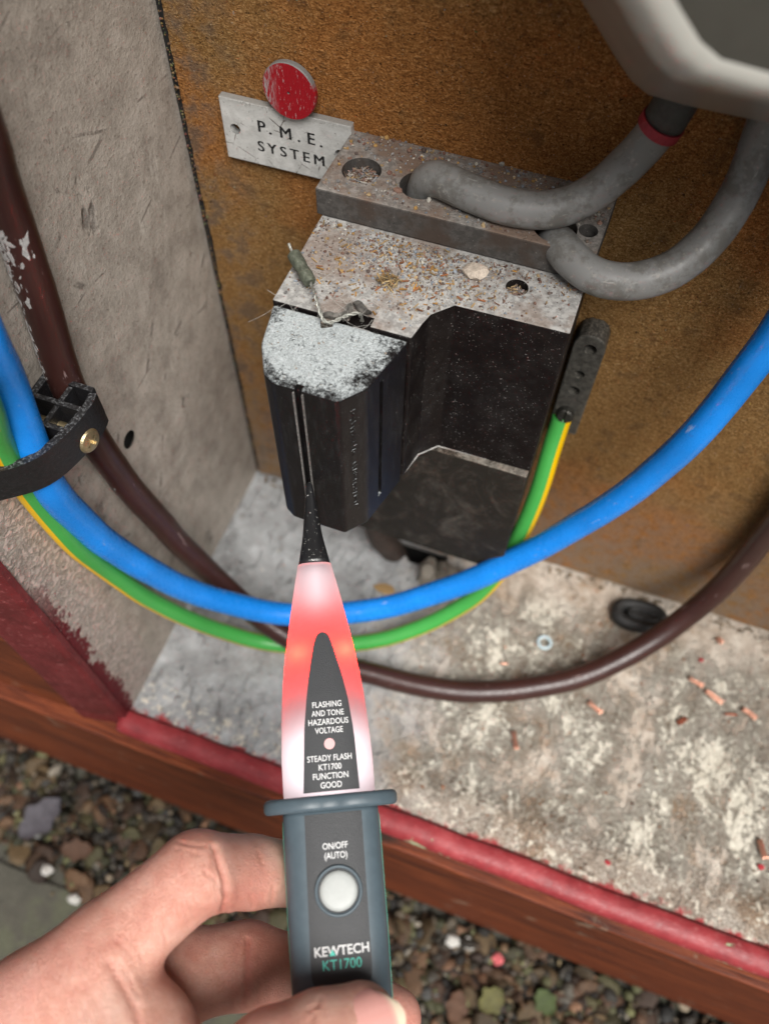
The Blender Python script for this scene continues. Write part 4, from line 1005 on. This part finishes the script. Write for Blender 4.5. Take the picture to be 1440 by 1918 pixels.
def stone(name, p, s, fl, col, label, cat, seed, group=None, sub=ICO2):
    V, F, C_ = [], [], []; off = Vector((seed * 3.1, seed * 1.7, seed))
    for v in sub[0]:
        k = 1 + .5 * mnoise.noise(v * 1.1 + off) + .2 * mnoise.noise(v * 3 + off); V.append((p[0] + v.x * s[0] * k, p[1] + v.y * s[1] * k, p[2] + (v.z * k + .55) * fl)); C_.append(col)
    o = mesh(name, V, sub[1], M_TINT, cols=C_); tag(rebase(o, (p[0], p[1], p[2])), label, cat, group); return o
stone('mortar_crumb', (110.4, -36.4, zB), (4.0, 2.9), 1.5, (.62, .53, .44), 'pale flat crumb of mortar on top of the cut-out', 'crumb', 5)
V, F, C_ = tuft((89.6, -48.8, zB + .3), 2.8, 60, 2.2, [(.3, .2, .09), (.2, .13, .06), (.42, .31, .16)], 8)
o = mesh('dried_tuft', V, F, M_TINT, cols=C_); tag(rebase(o, (89.6, -48.8, zB)), 'dried brown tuft of plant on the cut-out top', 'debris')
rs = random.Random(77)
for i, (px_, py_, pz_) in enumerate([(80.5, -66.8, zB + .4), (83.5, -64.4, zB + .2), (86.5, -61.5, zB + .2)]):
    V, F = [], []; n_ = 6
    for a_ in range(n_ + 1):
        for b_ in range(4):
            x_, y_ = (a_ / n_ - .5) * 7.0, (b_ / 3 - .5) * 2.6 * math.sin(math.pi * (a_ + .6) / (n_ + 1.2)); r_z = .5 + i * 1.1
            V.append((px_ + x_ * math.cos(r_z) - y_ * math.sin(r_z), py_ + x_ * math.sin(r_z) + y_ * math.cos(r_z), pz_ + .9 + 1.1 * math.sin(a_ * 1.3 + i) * .6 + .9 * abs(b_ - 1.5) * .5 + rs.uniform(-.2, .2)))
    for a_ in range(n_):
        for b_ in range(3): q = a_ * 4 + b_; F.append((q, q + 1, q + 5, q + 4))
    V2 = [(x, y, z - .22) for x, y, z in V]; nv = len(V); F2 = [tuple(k_ + nv for k_ in f[::-1]) for f in F]
    o = mesh('shrivelled_scrap', V + V2, F + F2, M_TINT, cols=[rs.choice([(.1, .095, .085), (.16, .15, .135), (.06, .055, .05)]) for _ in range(2 * nv)])
    tag(rebase(o, (px_, py_, pz_)), ['dark shrivelled scrap under the loop of the seal wire', 'dark shrivelled scrap bridging the gap behind the fuse carrier', 'dark shrivelled scrap lying over the notch in the cut-out'][i], 'scrap')
# tuft of lint and caulk at the service slot
stone('caulk_lump', (95, -39, 57), (3.2, 2.4), 2.4, (.6, .58, .5), 'white lump of caulk under the cut-out edge', 'caulk', 9)
for i, (x, y, sx, sy, fl, cc) in enumerate([(107, -28, 5, 6, 9, (.28, .25, .21)), (116, -25, 6, 5, 8, (.25, .22, .18)), (123, -27, 7, 6, 6, (.27, .24, .2))]):
    stone('mortar_lump', (x, y, -.6), (sx, sy), fl, cc, ['grey mortar lump beside the slot in the cabinet floor', 'grey mortar lump in the middle of the row below the cut-out', 'grey mortar lump at the right end of the row below the cut-out'][i], 'mortar', 20 + i)
stone('rust_flake', (88.5, -42, -.2), (5, 2.6), .6, (.42, .27, .12), 'ochre rust flake on the floor in front of the slot', 'flake', 31)

# rubber grommet, plastic ring, copper offcuts and paint chips on the floor
M_RUB = plain('black_rubber', (.016, .016, .016), .6, .3, .5, .3, dust=.2, dustc=(.16, .15, .13))
gm = thing('rubber_grommet', 'black oval rubber grommet lying on the floor by the board', 'grommet', (210, -15, 0))
def oval(a, b, ty, tz, zc, cx, cy, rz):
    P_ = []
    for i in range(49):
        t_ = 2 * math.pi * i / 48; c, s = math.cos(t_), math.sin(t_)
        x, y = a * abs(c) ** .75 * (1 if c > 0 else -1), b * abs(s) ** .75 * (1 if s > 0 else -1)
        P_.append(Vector((cx + x * math.cos(rz) - y * math.sin(rz), cy + x * math.sin(rz) + y * math.cos(rz), zc)))
    V, F, U = tube(P_, ty, 14); return [(x, y, zc + (z - zc) * tz) for x, y, z in V], F
mesh('outer_ring', *oval(10.6, 5.4, 3.2, 1.15, 3.6, 211, -15.0, .10), M_RUB, gm, smooth=True)
mesh('inner_web', *oval(6.6, 2.4, 1.4, 1.2, 5.4, 212.5, -14.6, .06), M_RUB, gm, smooth=True)
mesh('web_bar', *box(206.6, 219, -16.3, -13.4, 2.4, 6.4, .8), M_RUB, gm)
rg = oval(3.0, 3.0, .75, 1, .9, 171, -43, 0); P_ = [Vector((171 + 3.0 * math.cos(q * .2618), -43 + 3.0 * math.sin(q * .2618), 1.0)) for q in range(25)]
o = mesh('plastic_ring', *tube(P_, .8, 12)[:2], plain('pale_blue_plastic', (.5, .62, .66), .3, .1, .5, .05), smooth=True); tag(rebase(o, (171, -43, 0)), 'small pale blue plastic ring on the cabinet floor', 'ring')
M_CU = plain('bare_copper', (.85, .47, .34), .3, .15, 2, .1, .9)
SEG = [(197.2, -64.5, 204.2, -68.1, 'copper offcut lying just below the brown cable, middle of the floor'), (168.1, -89.8, 171.6, -97.3, 'copper offcut nearest the tester, pointing towards the front lip'),
 (239.4, -37.0, 246.5, -39.2, 'thick copper offcut, upper one of the end-to-end pair at right'), (247.7, -40.4, 256.1, -44.2, 'copper offcut, lower one of the end-to-end pair at right'),
 (265.1, -43.3, 271.7, -46.2, 'copper offcut nearest the right edge, below the end-to-end pair'), (279.3, -99.0, 282.1, -106.3, 'copper offcut at the lower right edge of the floor'),
 (249.2, -12.0, 252.1, -13.9, 'stubby copper offcut beside the brown cable, close to the board'), (153.5, -60.7, 157.6, -59.5, 'thin copper strand on the floor behind the brown cable, near the pale ring'),
 (238.0, -60.8, 241.3, -57.0, 'dark tarnished copper scrap left of the end-to-end pair'), (257.5, -49.0, 263.4, -47.4, 'tarnished copper strand between the two right-hand offcuts')]
for i, (xa, ya, xb, yb, lab) in enumerate(SEG):
    vf = []; a, b = Vector((xa, ya, 1.0)), Vector((xb, yb, 1.2 + .3 * (i % 3))); d = (b - a).normalized(); s_ = Vector((-d.y, d.x, 0)).normalized(); rr = .45 if i in (7, 9) else .62
    for k_ in ((0,) if i in (7, 9) else (-.62, .62)):
        bend = s_ * rnd.uniform(-.25, .25); vf.append(tube(relax(spline([a + s_ * k_, (a + b) / 2 + s_ * k_ + bend, b + s_ * k_ * rnd.uniform(.8, 1.6)], .8), 1), rr, 9)[:2])
    mt_ = M_CU if i not in (8, 9) else plain('tarnished_copper', (.3, .1, .06), .45, .3, 2, .1, .8)
    o = mesh('copper_offcut', *join(*vf), mt_, smooth=True); tag(rebase(o, tuple(a)), lab, 'offcut', 'copper offcuts on the cabinet floor')
RC = [((243.7, -25.7), 'red paint chip beside the brown cable, close to the board'), ((220.1, -129.9), 'red paint chip on the floor just behind the front lip'), ((281.4, -109.6), 'red paint chip by the lower right copper offcut'), ((193.7, -49.3), 'red paint chip on the floor behind the brown cable')]
for i, (q, lab) in enumerate(RC): stone('paint_chip', (q[0], q[1], .1), (1.5, 1.2), .45, (.42, .04, .05), lab, 'paint chip', 40 + i, 'red paint chips on the cabinet floor', ICO)
# crumbs over the cabinet floor
sp_ = []
for i in range(1500):
    x, y = rnd.uniform(4, 315), rnd.uniform(-138, -3)
    if HX0 - 3 < x < HX1 + 3 and HY0 - 3 < y < HY1 + 3: continue
    if x < 110 and rnd.random() < .8: continue
    k = rnd.uniform(.6, 1.2); c = rnd.choice([(.5, .46, .38), (.3, .24, .18), (.6, .58, .5), (.16, .11, .08), (.36, .17, .09)])
    sp_.append(((x, y, -.5), .2 + abs(rnd.gauss(0, .3)), rnd.uniform(.4, .8), tuple(k * q for q in c)))
for i in range(260):
    x, y = rnd.uniform(3, 315), -rnd.uniform(.5, 5); k = rnd.uniform(.5, 1.1)
    sp_.append(((x, y, -.4), .3 + abs(rnd.gauss(0, .5)), .7, tuple(k * q for q in (.24, .18, .12))))
V, F, C_ = grains(sp_); o = mesh('floor_crumbs', V, F, M_TINT, cols=C_); tag(rebase(o, (160, -70, 0)), 'fine crumbs and dirt scattered over the cabinet floor', 'crumbs', kind='stuff')
# crumbling edge of the board and lint on its face
sp_ = []
for i in range(500):
    z = rnd.uniform(2, 300); sp_.append(((1.2 + abs(rnd.gauss(0, .5)), -.1 - rnd.random() * .3, z), .12 + abs(rnd.gauss(0, .18)), 1, tuple(rnd.uniform(.5, 1.2) * q for q in (.2, .13, .07))))
for i in range(900):
    sp_.append(((rnd.uniform(4, 300), -.02, rnd.uniform(4, 300)), .1 + abs(rnd.gauss(0, .13)), .5, tuple(rnd.uniform(.6, 1.3) * q for q in rnd.choice([(.3, .17, .06), (.34, .3, .26), (.2, .09, .03), (.4, .28, .12)]))))
V, F, C_ = grains(sp_); o = mesh('board_crumbs', V, F, M_TINT, cols=C_); tag(rebase(o, (100, 0, 100)), 'loose fibres and crumbs clinging to the face and left edge of the board', 'crumbs', kind='stuff')
# plaster on the brown cable
M_PLASTER = plain('pale_plaster', (.42, .41, .4), .85, .2, .8, .4)
def near(path, z): return min(range(len(path) // 2), key=lambda i: abs(path[i].z - z))
splash(brp, [(near(brp, 226), 2.0, 60, 3.0), (near(brp, 218), 2.3, 26, 2), (near(brp, 226), 1.0, 10, 2), (near(brp, 200), 2.55, 150, 16)], 'plaster_splash', M_PLASTER, brc, 5.0)

# ------------------------------------------------------------------ gravel at the foot of the wall
GV = [(.16, .1, .055), (.2, .15, .08), (.13, .13, .06), (.08, .065, .05), (.25, .2, .14), (.17, .17, .16), (.05, .04, .03), (.22, .12, .07), (.2, .2, .09), (.28, .25, .2)]
sp_ = []
for i in range(3600):
    x = rnd.uniform(-200, 400); y = -153 - abs(rnd.triangular(-2, 62, 18)) - 6 * mnoise.noise(Vector((x * .02, 0, 0)))
    s = rnd.uniform(1.3, 4.0) * (1.25 if rnd.random() < .15 else 1); k = rnd.uniform(.08, .45) if rnd.random() < .85 else rnd.uniform(.6, 1.1); c = rnd.choice(GV)
    sp_.append(((x, y, -164 + rnd.random() * 3.5 * (1 if y > -205 else .2)), s, rnd.uniform(.5, .8), tuple(q * k for q in c)))
for i in range(420):
    x = rnd.uniform(-200, 400); y = -153 - abs(rnd.triangular(-2, 66, 20)); k = rnd.uniform(.15, .55); c = rnd.choice([(.16, .08, .04), (.2, .13, .06), (.1, .06, .04), (.18, .16, .07), (.22, .12, .06)])
    sp_.append(((x, y, -160.5 + rnd.random() * 2), rnd.uniform(3.5, 8.5), rnd.uniform(.06, .14), tuple(q * k for q in c)))
for i in range(900):
    x = rnd.uniform(-200, 400); y = -153 - abs(rnd.triangular(-2, 72, 20)); k = rnd.uniform(.2, 1.1); c = rnd.choice(GV)
    sp_.append(((x, y, -160.5 + rnd.random() * 3), rnd.uniform(.5, 1.5), .7, tuple(q * k for q in c)))
V, F, C_ = grains(sp_, ICO2); o = mesh('gravel', V, F, M_GRAVEL, cols=C_, smooth=True); tag(rebase(o, (100, -185, -164)), 'wet brown gravel along the foot of the timber sill', 'gravel', kind='stuff')
def leaf(name, p, l, w, rz, tilt, col, label):
    V, F = [], []; n = 10
    Mx = Matrix.Translation(Vector(p) + Vector((0, 0, 3))) @ Matrix.Rotation(rz, 4, 'Z') @ Matrix.Rotation(tilt, 4, 'X')
    for side in (0, .25):
        for i in range(n + 1):
            t_ = i / n; wd = w * math.sin(math.pi * min(1, t_ * .97 + .02)) ** .8 * (1 + .18 * math.sin(t_ * 17))
            for s in (-1, 0, 1): V.append(tuple(Mx @ Vector((l * (t_ - .5), s * wd, abs(s) * w * .3 + .9 * math.sin(t_ * 3) - side))))
    for o in (0, 3 * (n + 1)):
        for i in range(n):
            for s in (0, 1): q = (o + i * 3 + s, o + i * 3 + s + 1, o + i * 3 + s + 4, o + i * 3 + s + 3); F.append(q if o == 0 else q[::-1])
    o = mesh(name, V, F, M_GRAVEL, cols=[tuple(q * .6 for q in col)] * len(V), smooth=True); tag(rebase(o, p), label, 'leaf', 'fallen leaves on the gravel')
leaf('fallen_leaf', (-78, -188, -157.0), 30, 9, 1.2, .2, (.13, .12, .14), 'large grey-purple fallen leaf at the left edge of the gravel')
leaf('fallen_leaf', (-48, -196, -157.5), 20, 6, .3, .3, (.14, .07, .04), 'reddish brown fallen leaf right of the grey-purple one')
leaf('fallen_leaf', (0, -181, -157.5), 18, 6, 2.2, -.3, (.16, .12, .06), 'tan fallen leaf on gravel above the index knuckle')
leaf('fallen_leaf', (205, -187, -157.0), 16, 7, .9, .3, (.17, .16, .05), 'yellow-green fallen leaf on gravel right of the tester handle')
leaf('fallen_leaf', (234, -178, -157.5), 14, 6, 2.4, -.2, (.1, .14, .045), 'green fallen leaf on gravel under the sill at right')
leaf('fallen_leaf', (188, -197, -157.5), 17, 6, 1.6, .2, (.16, .08, .045), 'brown fallen leaf on gravel near the fingertip')
for i, (q, lab) in enumerate([((-60.6, -211.9), 'white pebble at the gravel edge, upper one of two left of the hand'), ((-37.8, -220.3), 'white pebble at the gravel edge, lower one of two left of the hand'), ((177.2, -166.3), 'white pebble on gravel just under the sill, left one of two beside the handle'), ((186.1, -165.2), 'white pebble on gravel just under the sill, right one of two beside the handle')]):
    stone('white_pebble', (q[0], q[1], -160.0), (4.2, 3.2), 3.0, (.55, .54, .5), lab, 'pebble', 60 + i, 'white pebbles on the gravel')
stone('pink_pebble', (204, -166.5, -160.0), (3.4, 3), 2.8, (.7, .16, .17), 'pinkish red pebble on gravel under the sill, right of the handle', 'pebble', 71)
for o in list(bpy.data.objects):
    if '_base' in o: del o['_base']
